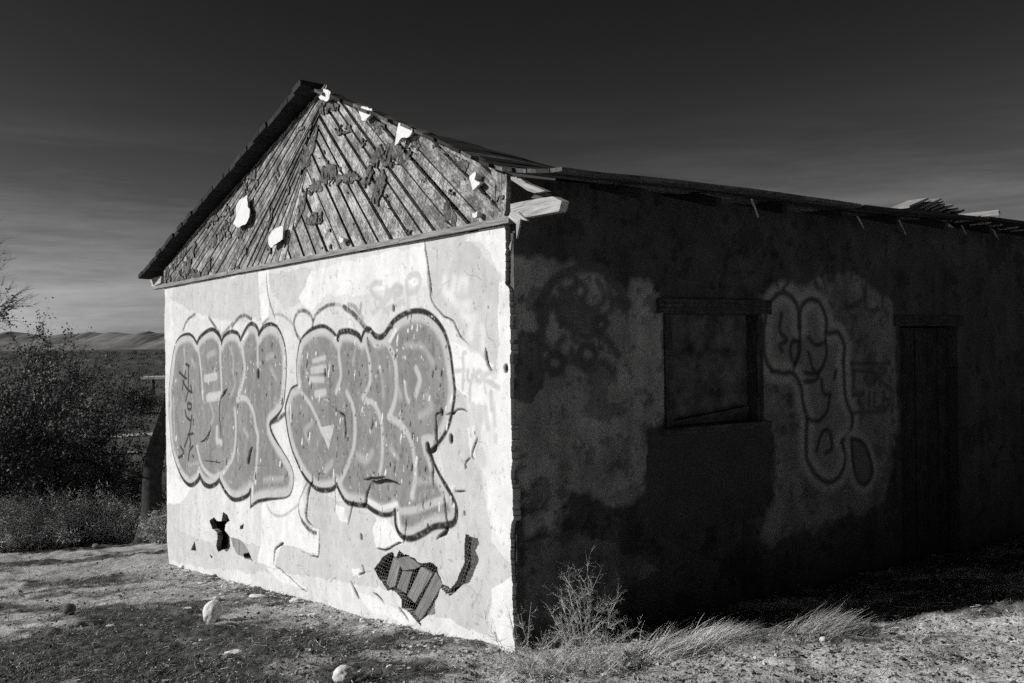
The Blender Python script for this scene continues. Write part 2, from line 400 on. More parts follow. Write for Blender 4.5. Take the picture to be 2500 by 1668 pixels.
# --- gable wall: plaster grid
us = [0.0]
while us[-1] < 6.79: us.append(us[-1] + .0052 + .0011 * us[-1])
us = np.array(us); zs = np.arange(-.86, 2.452, .0062)
g = Sheet(us, zs)
big = fbm(g.X * 1.3, g.Z * 1.3, 201, 5); streak = fbm(g.X * 7, g.Z * .7, 211, 4)
g.alb[:] = .56 + .05 * big + .06 * streak
GREY, WHITE = .475, .65
gl = np.zeros(g.X.shape, bool)
for pts in (
    [(740, 1290), (752, 1180), (800, 1215), (880, 1240), (960, 1300), (985, 1320), (1060, 1300), (1100, 1210), (1140, 1120), (1180, 1160), (1200, 1330), (1255, 1390), (1262, 1470), (1205, 1450), (1196, 1500), (1192, 1560), (1120, 1540), (1060, 1500), (960, 1440), (820, 1420), (670, 1400), (675, 1330), (700, 1330), (735, 1345)],
    [(1042, 562), (1120, 560), (1160, 600), (1210, 660), (1235, 700), (1225, 780), (1225, 880), (1200, 905), (1180, 870), (1150, 850), (1110, 800), (1060, 740), (1046, 700)],
    [(1090, 870), (1140, 960), (1150, 1060), (1170, 1190), (1090, 1180), (1070, 1080)],
    [(416, 730), (430, 700), (560, 680), (640, 660), (648, 780), (560, 790), (470, 760)],
    [(405, 1230), (440, 1200), (440, 1300), (520, 1330), (660, 1330), (660, 1400), (500, 1390), (415, 1370)],
    [(655, 670), (760, 655), (760, 720), (700, 760), (665, 720)]):
    gl |= g.poly(G(S0, pts), .035)
g.paint(gl, GREY + .03 * big + .02 * streak)
wh = np.zeros(g.X.shape, bool)
for pts in (
    [(630, 650), (655, 645), (660, 700), (655, 780), (640, 780), (632, 720)],
    [(760, 660), (900, 625), (1040, 600), (1045, 700), (1000, 690), (880, 720), (800, 720), (760, 760), (730, 730)],
    [(1168, 560), (1232, 560), (1240, 690), (1215, 660), (1190, 610), (1170, 590), (1135, 585)],
    [(1215, 690), (1250, 680), (1262, 1330), (1222, 1330), (1200, 1280), (1190, 1180), (1165, 1120), (1190, 1000), (1222, 900)],
    [(1204, 1440), (1260, 1400), (1262, 1600), (1200, 1570)],
    [(1060, 810), (1210, 890), (1200, 1000), (1150, 980), (1080, 900)],
    [(920, 1262), (980, 1290), (985, 1330), (920, 1340), (912, 1300)],
    [(1060, 1540), (1100, 1510), (1140, 1540), (1260, 1570), (1262, 1610), (1180, 1600)],
    [(640, 1200), (740, 1170), (745, 1290), (780, 1290), (778, 1355), (720, 1340), (690, 1325), (672, 1390), (630, 1375), (640, 1290)],
    [(405, 1150), (470, 1190), (440, 1230), (410, 1230)],
    [(860, 1395), (885, 1390), (880, 1410), (862, 1408)],
    [(650, 1385), (700, 1400), (750, 1440), (690, 1425)], [(870, 1440), (950, 1475), (1010, 1510), (1000, 1530), (900, 1490)],
    [(815, 1230), (840, 1240), (850, 1280), (830, 1270)],
    [(1140, 1050), (1160, 1040), (1160, 1120), (1145, 1110)]):
    wh |= g.poly(G(S0, pts), .03)
g.paint(wh, WHITE + .02 * big)
g.rel += .0022 * ((wh | ~gl)).astype(np.float32) + .003 * fbm(g.X * 3, g.Z * 3, 221, 4) + .006 * fbm(g.X * .9, g.Z * .9, 225, 3)

grime = fbm(g.X * 22, g.Z * 16, 281, 4, .62); stain = fbm(g.X * 2.4, g.Z * 1.8, 285, 5, .6); runs = fbm(g.X * 16, g.Z * .9, 287, 4)
g.alb *= 1 + .10 * grime + .13 * np.minimum(stain, 0) + .07 * np.minimum(runs, 0)
g.alb *= np.where(fbm(g.X * 38, g.Z * 30, 289, 3) > .52, .72, 1)
# --- paint on the gable
Lpts = G(Za, [(65, 1540), (58, 1400), (68, 1240), (85, 1060), (110, 930), (140, 840), (190, 785), (260, 765), (310, 790), (335, 830), (357, 865)])
Lseg = [Lpts,
    G(Za, [(357, 865), (375, 815), (420, 765), (480, 725), (530, 720), (575, 760), (605, 810), (615, 860)]),
    G(Za, [(615, 860), (635, 800), (680, 755), (740, 740), (795, 765), (820, 825)]),
    G(Za, [(820, 825), (850, 760), (890, 690), (935, 655), (980, 675), (1005, 720), (1013, 770)]),
    G(Za, [(1013, 770), (1040, 720), (1080, 680), (1130, 660), (1190, 675), (1240, 740), (1280, 850), (1300, 960), (1305, 1100), (1300, 1250), (1285, 1400)]) + G(Zb, [(1440, 130), (1405, 250), (1340, 340), (1285, 400)]),
    G(Zb, [(1285, 400), (1272, 430), (1290, 510), (1350, 630), (1430, 760), (1500, 880), (1545, 1000), (1552, 1100), (1530, 1220), (1480, 1290), (1380, 1310), (1240, 1320), (1200, 1330), (1130, 1345), (1040, 1410)]),
    G(Zb, [(1040, 1410), (1042, 1300), (1040, 1210)]),
    G(Zb, [(1040, 1210), (1020, 1260), (960, 1300), (880, 1325), (810, 1310), (740, 1230), (690, 1140), (665, 1090)]),
    G(Zb, [(665, 1090), (620, 1140), (550, 1165), (490, 1140), (450, 1080), (432, 1040)]),
    G(Zb, [(432, 1040), (415, 1090), (340, 1150), (270, 1120), (200, 1020), (140, 870), (95, 680), (75, 480), (65, 250), (68, 50)])]
Lw = [[.013, .014, .016, .03, .036], .044, .04, .04, [.044, .034, .022, .018, .02, .045], [.045, .014, .014, .018, .035, .03], .018, .045, [.05, .05, .06], [.06, .045, .02, .013, .013]]
Rseg = [
    G(Z4, [(148, 650), (143, 560), (150, 480), (165, 410), (200, 365), (250, 335), (300, 330), (345, 360), (373, 400)]),
    G(Z4, [(373, 400), (380, 365), (430, 355), (480, 375), (498, 402)]),
    G(Z4, [(498, 402), (520, 350), (545, 345), (575, 380), (605, 388), (630, 370), (680, 300), (740, 260), (800, 245), (860, 255), (915, 300), (955, 360), (985, 450), (1000, 560), (1010, 680), (995, 800), (965, 900), (920, 970), (880, 1015)]),
    G(Z4, [(880, 1015), (900, 1080), (940, 1160), (985, 1240), (1015, 1320), (1010, 1390), (975, 1415), (900, 1425), (830, 1465), (770, 1490), (720, 1475), (690, 1420), (685, 1335)]),
    G(Z4, [(685, 1335), (670, 1355), (620, 1360), (570, 1340), (530, 1310)]),
    G(Z4, [(530, 1310), (480, 1305), (420, 1290), (385, 1240), (365, 1195)]),
    G(Z4, [(365, 1195), (340, 1220), (280, 1225), (230, 1200), (180, 1140), (140, 1060), (110, 980), (90, 880), (82, 780), (95, 720), (115, 670), (148, 650)])]
Rw = [[.012, .012, .02, .032, .034, .032, .03], .046, [.03, .045, .046, .04, .04, .036, .03, .032, .034, .03], [.03, .032, .04, .05, .044, .05, .04, .034], [.036, .036, .04], [.04, .04, .03], [.04, .045, .034, .026, .024, .026, .02]]
def poly_of(segs): return np.vstack([spline(q, .03)[:-1] for q in segs])
fillL = g.poly(poly_of(Lseg), 0); fillR = g.poly(poly_of(Rseg), 0)
halo = np.zeros(g.X.shape, np.float32)
for q in Lseg: halo = np.maximum(halo, g.stroke(q, .17, .028, .05))
for q in Rseg: halo = np.maximum(halo, g.stroke(q, .15, .026, .05))
scuff = fbm(g.X * 30, g.Z * 13, 233, 5, .62)
fill_tone = .205 + .04 * fbm(g.X * 5, g.Z * 4, 231, 5, .6) + .035 * fbm(g.X * 26, g.Z * 20, 235, 4, .65) + .03 * fbm(g.X * 18, g.Z * 1.6, 236, 3)
fill_tone = fill_tone + .08 * sstep(.34, .5, scuff) - .05 * sstep(-.3, -.45, scuff)
inside = fillL | fillR
g.paint(inside, fill_tone)
g.paint(inside * halo, .43 + .03 * fbm(g.X * 12, g.Z * 8, 237, 3), .95)
LT = .44
for z_, pts, w in (
    (Za, [(357, 880), (380, 1000), (400, 1200), (415, 1450)], .05), (Za, [(605, 870), (605, 1050), (615, 1250), (620, 1400)], .05),
    (Za, [(832, 860), (850, 1000), (862, 1150), (835, 1300), (800, 1400)], .06), (Za, [(1005, 800), (1000, 950), (1005, 1150)], .045),
    (Zb, [(880, 130), (940, 105), (1000, 130), (1050, 220), (1085, 330), (1100, 450), (1130, 560), (1120, 720), (1110, 900), (1085, 1100)], .055),
    (Zb, [(850, 240), (865, 420), (860, 600), (830, 800), (740, 960), (680, 1030)], .05), (Zb, [(390, 640), (420, 780), (470, 930), (560, 1030), (650, 1060)], .05),
    (Zb, [(640, 470), (640, 620), (690, 640)], .07), (Za, [(440, 1240), (560, 1215)], .08), (Za, [(480, 1440), (610, 1420)], .09),
    (Zb, [(520, 110), (660, 80)], .07), (Zb, [(120, 100), (130, 600)], .025),
    (Z4, [(375, 420), (378, 500), (388, 600), (362, 690)], .045), (Z4, [(520, 420), (545, 520), (545, 640), (510, 715)], .04),
    (Z4, [(640, 420), (680, 500), (692, 620), (682, 740), (650, 825)], .05), (Z4, [(650, 825), (720, 870), (770, 950), (790, 1050), (795, 1150), (778, 1260)], .05),
    (Z4, [(510, 725), (570, 755), (605, 840), (615, 950), (610, 1080), (595, 1150)], .045), (Z4, [(420, 690), (452, 760), (466, 850), (460, 980), (430, 1080), (385, 1180)], .05),
    (Z4, [(170, 690), (215, 750), (255, 830), (290, 920)], .04), (Z4, [(300, 560), (230, 570)], .06), (Z4, [(290, 620), (220, 620)], .05), (Z4, [(300, 500), (235, 520)], .04),
    (Z4, [(250, 700), (300, 690)], .06), (Z4, [(800, 560), (820, 620), (800, 700)], .05), (Z4, [(760, 740), (745, 700), (740, 640)], .03), (Z4, [(720, 1340), (800, 1330), (960, 1270)], .05), (Z4, [(880, 940), (840, 950), (850, 1000)], .05)):
    g.paint(g.stroke(G(z_, pts), w, .014) * inside, LT, .85)
for z_, pts, w in ((Za, [(215, 940), (225, 1080), (215, 1150)], .05), (Za, [(300, 1040), (330, 1100)], .06), (Za, [(470, 1000), (540, 960)], .06), (Za, [(700, 900), (735, 1000), (745, 1150)], .035), (Za, [(730, 1150), (760, 1290), (720, 1420)], .03), (Za, [(1090, 1030), (1160, 990)], .05), (Za, [(1140, 1130), (1190, 1240)], .04),
                   (Zb, [(560, 180), (600, 330), (560, 420)], .035), (Zb, [(960, 480), (1010, 560)], .05), (Zb, [(880, 1230), (980, 1140)], .03), (Zb, [(1200, 1090), (1420, 1060)], .05), (Zb, [(300, 900), (420, 880)], .03),
                   (Z4, [(230, 860), (190, 900), (210, 960)], .05), (Z4, [(340, 1080), (300, 1120)], .06), (Z4, [(470, 430), (455, 520)], .03), (Z4, [(600, 560), (615, 640), (620, 720)], .03), (Z4, [(740, 430), (830, 440), (890, 520)], .04), (Z4, [(860, 700), (880, 780), (820, 820)], .05), (Z4, [(660, 1000), (700, 1050)], .05), (Z4, [(480, 1040), (530, 1060), (560, 1020)], .06), (Z4, [(690, 620), (720, 720)], .03), (Z4, [(800, 1180), (900, 1160)], .05)):
    g.paint(g.stroke(G(z_, pts), w, .022, warp=.012) * inside, .36, .7)
g.paint(g.poly(G(Z4, [(272, 880), (352, 868), (322, 1005)]), .006), LT)
for z_, pts, w in ((Zb, [(1070, 1140), (1060, 1330)], .02), (Z4, [(535, 1285), (600, 1320)], .04), (Z4, [(610, 1325), (695, 1300)], .035), (Z4, [(655, 410), (690, 350)], .03),
                   (Z4, [(110, 760), (112, 850)], .02), (Zb, [(700, 1140), (800, 1270)], .018), (Za, [(120, 1000), (90, 1300)], .014), (Z4, [(700, 1350), (710, 1440)], .03), (Za, [(850, 820), (900, 750)], .03)):
    g.paint(g.stroke(G(z_, pts), w, .008), .62, .9)
ink = .02
spray = .55 + .45 * sstep(-.5, .2, fbm(g.X * 45, g.Z * 45, 241, 3))
ol = np.zeros(g.X.shape, np.float32)
for q, w in zip(Lseg + Rseg, Lw + Rw): ol = np.maximum(ol, g.stroke(q, w, .007))
ol2 = np.zeros(g.X.shape, np.float32)
for z_, pts, w, k in (
    (Za, [(205, 730), (235, 650), (270, 600), (335, 555)], .034, .8), (Za, [(480, 590), (530, 660), (580, 740), (610, 800)], .036, .9), (Za, [(730, 690), (760, 640), (800, 590), (860, 570), (935, 605)], .034, .8),
    (Za, [(1050, 670), (1075, 640), (1110, 605)], .03, .6), (Za, [(1180, 560), (1250, 560), (1300, 590), (1345, 630), (1385, 670)], .026, .4), (Za, [(600, 800), (690, 700), (735, 650)], .03, .7),
    (Zc, [(285, 690), (230, 600), (200, 480), (215, 390), (260, 320), (320, 305), (390, 340), (430, 400), (442, 440)], .034, .85),
    (Zc, [(430, 530), (450, 430), (490, 350), (560, 285), (640, 240), (720, 225)], .03, .85), (Zc, [(720, 225), (790, 235), (840, 260)], .03, .3), (Zc, [(840, 260), (940, 330), (1010, 400), (1070, 470), (1120, 530), (1150, 560)], .045, .9),
    (Zc, [(900, 230), (980, 260), (1040, 350), (1080, 400)], .04, .5), (Zc, [(1060, 210), (1050, 330), (1090, 470)], .03, .5),
    (Zb, [(1225, 1320), (1250, 1420), (1300, 1490), (1380, 1520), (1460, 1500), (1540, 1440), (1620, 1370)], .024, .45), (Zb, [(1650, 1260), (1610, 1370), (1620, 1480)], .018, .7),
    (Ze, [(300, 870), (260, 960), (215, 1070), (215, 1170), (245, 1260)], .018, .75), (Ze, [(245, 1260), (300, 1340), (370, 1395), (400, 1400)], .035, .9), (Zb, [(1285, 400), (1360, 370), (1440, 300)], .04, .9)):
    ol2 = np.maximum(ol2, k * g.stroke(G(z_, pts), w, .009))
g.paint(ol2 * spray, .03)
ol = ol * np.clip(spray + .25, 0, 1)
g.paint(ol, ink)
tagm = np.zeros(g.X.shape, np.float32)
for z_, pts in ((Za, [(235, 1085), (272, 1105)]), (Za, [(165, 1170), (205, 1210), (245, 1240)]), (Za, [(235, 1160), (215, 1260), (200, 1350)]), (Za, [(265, 1100), (262, 1380)]), (Za, [(205, 1270), (250, 1350), (295, 1385)]),
                (Za, [(288, 1310), (302, 1390)]), (Za, [(255, 1390), (235, 1480)]), (Zb, [(290, 165), (332, 190), (322, 245), (286, 225), (292, 165)]), (Zb, [(255, 255), (275, 335), (325, 380)]),
                (Zb, [(335, 320), (322, 450), (290, 580), (250, 690)]), (Zb, [(290, 548), (362, 528)]), (Zb, [(310, 560), (322, 650), (312, 690)]), (Zb, [(352, 680), (312, 740), (295, 850)]), (Zb, [(205, 690), (242, 765), (180, 825)]), (Zb, [(352, 795), (358, 815)])):
    tagm = np.maximum(tagm, g.stroke(G(z_, pts), .03, .006))
g.paint(tagm, .025, .95)
pale = np.zeros(g.X.shape, np.float32)
for pts in ([(310, 225), (245, 225), (200, 285), (250, 360), (312, 405), (300, 470), (225, 545)], [(350, 520), (345, 430), (365, 340), (405, 310), (415, 360), (360, 420), (340, 520), (450, 470), (550, 425)],
            [(430, 325), (500, 340), (532, 290), (475, 250), (432, 300), (460, 400)], [(606, 490), (595, 350), (585, 200), (640, 135), (715, 150), (728, 225), (680, 300), (600, 340)]):
    pale = np.maximum(pale, g.stroke(G(Zd, pts), .045, .012))
g.paint(pale, .43, .8)
pale = np.zeros(g.X.shape, np.float32)
for pts, w in (([(1215, 960), (1185, 990), (1190, 1120), (1180, 1350)], .03), ([(1105, 1158), (1200, 1150)], .03), ([(1240, 1150), (1232, 1230), (1262, 1272), (1300, 1215), (1300, 1150)], .03), ([(1290, 1210), (1260, 1330), (1255, 1480)], .03),
               ([(1372, 1165), (1330, 1180), (1325, 1245), (1370, 1265), (1400, 1225)], .035), ([(1400, 1180), (1415, 1290), (1425, 1390)], .022), ([(1495, 1160), (1395, 1225), (1480, 1285), (1560, 1335)], .035), ([(1480, 1390), (1490, 1568)], .04), ([(1150, 1420), (1200, 1540)], .03)):
    pale = np.maximum(pale, g.stroke(G(Zd, pts), w, .01))
for pts, w in (([(895, 50), (905, 140)], .06), ([(955, 60), (960, 170)], .06), ([(1010, 60), (1040, 260)], .05), ([(1105, 30), (1108, 240)], .03), ([(960, 520), (980, 600)], .09), ([(1122, 350), (1122, 400)], .04), ([(850, 110), (870, 340)], .03)):
    pale = np.maximum(pale, .8 * g.stroke(G(Zf, pts), w, .014))
g.paint(pale, .43, .8)
pale = np.zeros(g.X.shape, np.float32)
for pts in ([(985, 165), (985, 290), (1040, 340), (1085, 230), (1092, 180)], [(1140, 270), (1160, 195), (1210, 215), (1205, 285)], [(1060, 380), (1130, 440), (1250, 470)], [(1160, 510), (1180, 570), (1260, 600)], [(1300, 590), (1270, 780)], [(1395, 720), (1400, 900)]):
    pale = np.maximum(pale, g.stroke(G(Zd, pts), .06, .03, warp=.015))
g.paint(pale, .62, .8)
for c, r, v in (((900, 690), .22, .38), ((720, 735), .18, .42), ((700, 690), .12, .5)):
    c = gp(*c); d = np.hypot(g.X - c[0], (g.Z - c[1]) * 1.2); g.paint(sstep(r, 0, d), v, .3)
# flaked specks, mostly on the painted pieces
PRJ = []
def speck(n, reg, val, smin, smax, el, relv):
    P = poly_of(reg); lo, hi = P.min(0), P.max(0); k = 0
    m = np.zeros(g.X.shape, np.float32)
    for _ in range(n):
        c = rng.uniform(lo, hi); a = rng.uniform(smin, smax); b_ = a * rng.uniform(1, el)
        b = g.box(c[0] - a * 1.6, c[0] + a * 1.6, c[1] - b_ * 1.6, c[1] + b_ * 1.6)
        q = np.hypot((g.X[b] - c[0] + .3 * (g.Z[b] - c[1])) / a, (g.Z[b] - c[1]) / b_) + .5 * g.wx[b]
        m[b] = np.maximum(m[b], q < 1)
    m *= inside; g.paint(m, val); g.rel[:] += relv * m
speck(60, Rseg, .6, .005, .013, 4, .0015); speck(75, Rseg, .02, .004, .010, 4, -.004)
speck(26, Lseg, .6, .006, .014, 3, .0015); speck(34, Lseg, .03, .006, .014, 3, -.004)
def crumbs(n, x0, x1, z0, z1, val):
    m = np.zeros(g.X.shape, np.float32)
    for _ in range(n):
        c = rng.uniform((x0, z0), (x1, z1)); a = rng.uniform(.003, .007)
        b = g.box(c[0] - a * 1.6, c[0] + a * 1.6, c[1] - a * 2, c[1] + a * 2)
        m[b] = np.maximum(m[b], (np.hypot(g.X[b] - c[0], (g.Z[b] - c[1]) * .7) + .4 * a * g.wz[b]) < a)
    g.paint(m, val)
fl = fbm(g.X * 34, g.Z * 15, 291, 4, .6); fr = sstep(3.2, 1.2, g.X) * .08
g.paint(inside & (fl > .59 - fr), .58, .9); fl2 = fbm(g.X * 40, g.Z * 16, 295, 4, .6); g.paint(inside & (fl2 > .60 - fr), .03, .9); g.rel -= .003 * (inside & (fl2 > .60 - fr))
crumbs(120, 0, 6.7, -.5, 2.4, .2)
hair = np.zeros(g.X.shape, np.float32)          # hairline crazing
for _ in range(85):
    c = rng.uniform((.05, -.4), (6.5, 2.35)); a = rng.uniform(0, 2 * math.pi); P_ = [c]
    for _k in range(rng.integers(3, 8)): a += rng.normal(0, .6); P_.append(P_[-1] + .05 * np.array([math.cos(a), math.sin(a)]))
    hair = np.maximum(hair, g.stroke(P_, .003, .003, warp=.01))
g.paint(hair, .12, .75)
# cracks
crack = np.zeros(g.X.shape, np.float32)
for z_, pts, w in (
    (Z2, [(880, 1140), (895, 1250), (915, 1380), (930, 1500)], .012), (Zd, [(800, 0), (825, 180), (835, 330), (845, 400), (880, 470), (940, 530), (990, 590), (1075, 630), (1110, 710), (1150, 780), (1190, 830), (1250, 880)], .008),
    (Za, [(1098, 130), (1105, 300), (1130, 440), (1170, 560), (1195, 640)], .011), (Zd, [(1425, 920), (1440, 1030), (1465, 1110), (1495, 1155)], .018),
    (Zb, [(765, 0), (710, 70), (685, 130), (668, 230), (668, 380), (680, 440), (690, 600)], [.02, .03, .02, .02, .02, .03]), (Zb, [(1165, 330), (1195, 480)], .024), (Zb, [(1060, 700), (1030, 770), (1010, 885)], [.02, .06, .05]),
    (Zb, [(560, 400), (565, 490), (530, 590), (515, 630)], .014), (Zb, [(565, 500), (500, 600), (440, 640)], .012), (Zb, [(480, 860), (580, 872), (690, 880)], .006), (Zb, [(1060, 915), (1250, 930)], .006), (Zb, [(940, 900), (900, 970)], .02),
    (Zf, [(580, 100), (520, 130), (525, 250), (520, 380), (515, 470), (455, 520), (465, 560), (490, 640), (485, 760), (495, 880)], [.012, .02, .026, .024, .02, .018, .014]),
    (Zf, [(595, 910), (605, 1050), (615, 1180), (630, 1250), (610, 1320), (560, 1350), (510, 1390)], [.02, .018, .018, .022, .022, .016]), (Zf, [(225, 1190), (212, 1330), (185, 1430)], .011), (Zf, [(620, 130), (690, 130), (730, 90), (830, 95)], .008),
    (Zf, [(935, 380), (890, 470), (875, 540), (890, 590)], [.008, .015, .012]), (Zf, [(850, 580), (815, 620), (810, 660)], .01), (Zf, [(700, 905), (760, 915), (815, 908)], .007), (Zf, [(1185, 1260), (1165, 1330)], .008),
    (Ze, [(360, 770), (360, 860), (335, 900), (310, 1050), (295, 1240), (370, 1340)], [.024, .024, .02, .016, .02, .008]), (Ze, [(980, 880), (945, 990), (930, 1080), (905, 1110)], [.012, .018, .026, .03]), (Ze, [(805, 1060), (770, 1170), (740, 1315)], .012),
    (Ze, [(905, 840), (1000, 820), (1140, 810)], .01), (Ze, [(990, 845), (1050, 855), (1150, 850), (1300, 885)], [.03, .024, .016, .01]), (Ze, [(992, 845), (1020, 935)], [.03, .02]), (Ze, [(605, 950), (605, 1100), (595, 1190)], .007), (Ze, [(640, 110), (700, 150), (715, 240), (725, 330), (710, 400)], [.01, .02, .012]),
    (Ze, [(435, 1340), (430, 1568)], .006), (Ze, [(390, 740), (500, 780)], .01), (Ze, [(1000, 160), (1005, 240), (985, 300)], .012), (Ze, [(930, 330), (905, 390)], .012), (Ze, [(760, 820), (775, 800)], .024),
    (Z5, [(950, 530), (890, 580), (880, 640), (872, 700)], .016), (Z5, [(1210, 420), (1205, 620), (1140, 625)], .008), (Z5, [(1435, 820), (1465, 870), (1500, 935)], [.012, .016, .022]), (Z5, [(1330, 790), (1295, 830)], .02), (Z5, [(1530, 700), (1540, 745), (1500, 770)], .012),
    (Z5, [(880, 700), (980, 780), (1090, 880), (1120, 900)], .008), (Z6, [(250, 700), (265, 745), (230, 770)], .012), (Z6, [(270, 745), (315, 738)], .012), (Z6, [(165, 820), (195, 880), (225, 935)], [.012, .018, .024]), (Z6, [(340, 900), (390, 940), (415, 985)], [.008, .014, .016]),
    (Z6, [(530, 1015), (570, 1070), (600, 1120)], [.018, .016, .01]), (Z6, [(360, 580), (440, 580), (520, 540), (560, 530)], .01), (Z6, [(1035, 1135), (1033, 1165)], .016), (Z6, [(1600, 0), (1600, 2)], .005), (Z5, [(330, 300), (320, 480), (300, 520)], .004), (Z5, [(218, 610), (218, 670)], .006)):
    q_ = np.interp(np.linspace(0, 1, 25), np.linspace(0, 1, np.size(w)), np.atleast_1d(w)) * 1.25 + .002
    q_ = q_ * np.minimum(1, np.minimum(np.linspace(.15, 6, 25), np.linspace(6, .15, 25))) * rng.uniform(.55, 1.25, 25)
    crack = np.maximum(crack, g.stroke(G(z_, pts), q_, .0025, warp=.014))
for z_, c, r in ((Zf, (668, 380), .026), (Zf, (440, 468), .03), (Zf, (800, 1132), .013), (Ze, (880, 1445), .02), (Z5, (1518, 490), .018), (Zf, (812, 660), .012), (Zb, (668, 675), .012), (Za, (1003, 1195), .035), (Za, (1050, 940), .014), (Za, (1055, 1070), .014), (Z4, (300, 575), .018), (Z4, (345, 560), .02), (Z4, (300, 590), .018), (Zf, (575, 110), .018), (Za, (730, 700), .014), (Z6, (1010, 318), .012), (Zd, (445, 480), .014), (Zd, (445, 500), .016), (Zd, (1640, 1135), .02)):
    c = gp(*z_(*c)); crack = np.maximum(crack, ((np.hypot(g.X - c[0], (g.Z - c[1]) * .75) + .35 * r * g.wx) < r).astype(np.float32))
g.paint(crack, .01); g.rel -= .016 * crack
# rubbed lath showing at lower left
rub = g.poly(G(Z5, [(555, 490), (600, 500), (650, 530), (690, 600), (720, 670), (650, 640), (600, 620), (570, 560)]), .015); g.paint(rub, .22 + .1 * fbm(g.X * 60, g.Z * 10, 251, 3)); g.rel -= .006 * rub
# openings
holeA = g.poly(G(Z5, [(400, 375), (435, 345), (455, 375), (490, 370), (500, 310), (530, 330), (550, 370), (520, 400), (515, 440), (550, 490), (550, 570), (530, 600), (500, 580), (465, 605), (450, 560), (460, 500), (455, 460), (420, 430)]), .014)
holeA |= g.poly(G(Z5, [(290, 520), (303, 595), (260, 590)]), .006) | g.poly(G(Z5, [(400, 618), (425, 640), (412, 650)]), .004) | g.poly(G(Z5, [(640, 620), (690, 605), (715, 665), (660, 650)]), .008) | g.poly(G(Z5, [(625, 410), (655, 390), (650, 430), (630, 435)]), .005)
holeE = g.poly(G(Z6, [(340, 720), (400, 640), (450, 605), (490, 610), (500, 640), (520, 630), (540, 590), (575, 625), (600, 640), (650, 650), (685, 690), (760, 685), (815, 720), (825, 780), (860, 840), (920, 870), (965, 800), (1010, 700), (1015, 560), (1025, 475), (1060, 490), (1110, 510), (1130, 570), (1095, 600), (1125, 670), (1090, 740), (1055, 830), (1000, 850), (930, 920), (880, 910), (840, 870), (820, 930), (800, 970), (790, 1050), (740, 1070), (680, 1120), (620, 1060), (550, 1010), (550, 950), (500, 890), (440, 880), (385, 810)]), .024)
gapE = (g.stroke(G(Z6, [(620, 1060), (690, 1140)]), .02, .002) > .5)
edge_n = .014 + .022 * fbm(zs * 9, zs * 0 + 2, 261, 5, .65) + .035 * sstep(2.06, 2.1, zs) + .012 * sstep(.75, .7, zs) * sstep(.1, .3, zs)
edge_l = 6.765 + .03 * fbm(zs * 3, zs * 0 + 9, 265, 4) - .05 * sstep(-.4, -.7, zs)
cu = (us[:-1] + us[1:])[:, None] / 2; czr = (zs[:-1] + zs[1:])[None, :] / 2
keep = ~(holeA | holeE | gapE)[:-1, :-1] & (cu > edge_n[None, :-1]) & (cu < edge_l[None, :-1])
top_n = 2.434 - .012 * np.maximum(0, fbm(us * 5, us * 0 + 4, 267, 4)); keep &= czr < top_n[:-1, None]
gx_, gy_ = W3(us, 0 * us, 0 * us)[:, 0], W3(us, 0 * us, 0 * us)[:, 1]
keep &= czr > (height(gx_, gy_) - .12)[:-1, None]
grp = np.zeros(keep.shape, int); ring = sstep(.3, .6, ol)
grp[(fillL | ((ol > .3) & (g.X > gp(*Zb(1450, 300))[0])))[:-1, :-1]] = 1
grp[(fillR | ((ol > .3) & (g.X < gp(*Zb(1450, 300))[0])))[:-1, :-1]] = 2
walls = build_sheet(g, keep, grp, lambda x, r, z: W3(x, -np.asarray(r), z), .05, .4, ['gable_wall', 'graffiti_lettering', 'graffiti_lettering'], M['plaster'], house)
walls[1]['label'] = 'grey bubble lettering with a dark tag down its side'; walls[2]['label'] = 'flaking grey bubble lettering beside the corner'

# backing behind the openings, laths, wire
slab('dark_backing', [(.05, -.9), (6.7, -.9), (6.7, 2.4), (.05, 2.4)], .16, .17, M['dark'], house, (1, 0))  # near-black sheet stands in for the unlit room behind the holes
for a, b, c, d in (((512, 862), (555, 740), (625, 745), (578, 905)), ((588, 925), (692, 705), (775, 760), (645, 975)), ((630, 1065), (800, 745), (850, 835), (690, 1100)), ((420, 880), (485, 640), (545, 655), (500, 850)), ((712, 1105), (860, 850), (900, 880), (740, 1120))):
    p = G(Z6, [a, b, c, d], .03); slab('lath', [(q[0], q[1]) for q in p], .03, .05, M['lath'], house, (p[1][0] - p[0][0], p[1][1] - p[0][1]))
p = G(Z6, [(500, 645), (600, 630), (690, 700), (660, 720), (560, 735)], .022); slab('lath_scrap', p, .018, .03, M['lath'], house, (1, .3))
p = G(Z6, [(1040, 470), (1140, 510), (1130, 690), (1060, 840), (1010, 860), (1045, 690)], .035); slab('lath', p, .035, .05, M['felt'], house, (0, 1))
p = G(Z5, [(520, 430), (580, 420), (600, 640), (520, 620)], .09); slab('lath', p, .09, .11, M['dark'], house, (0, 1))
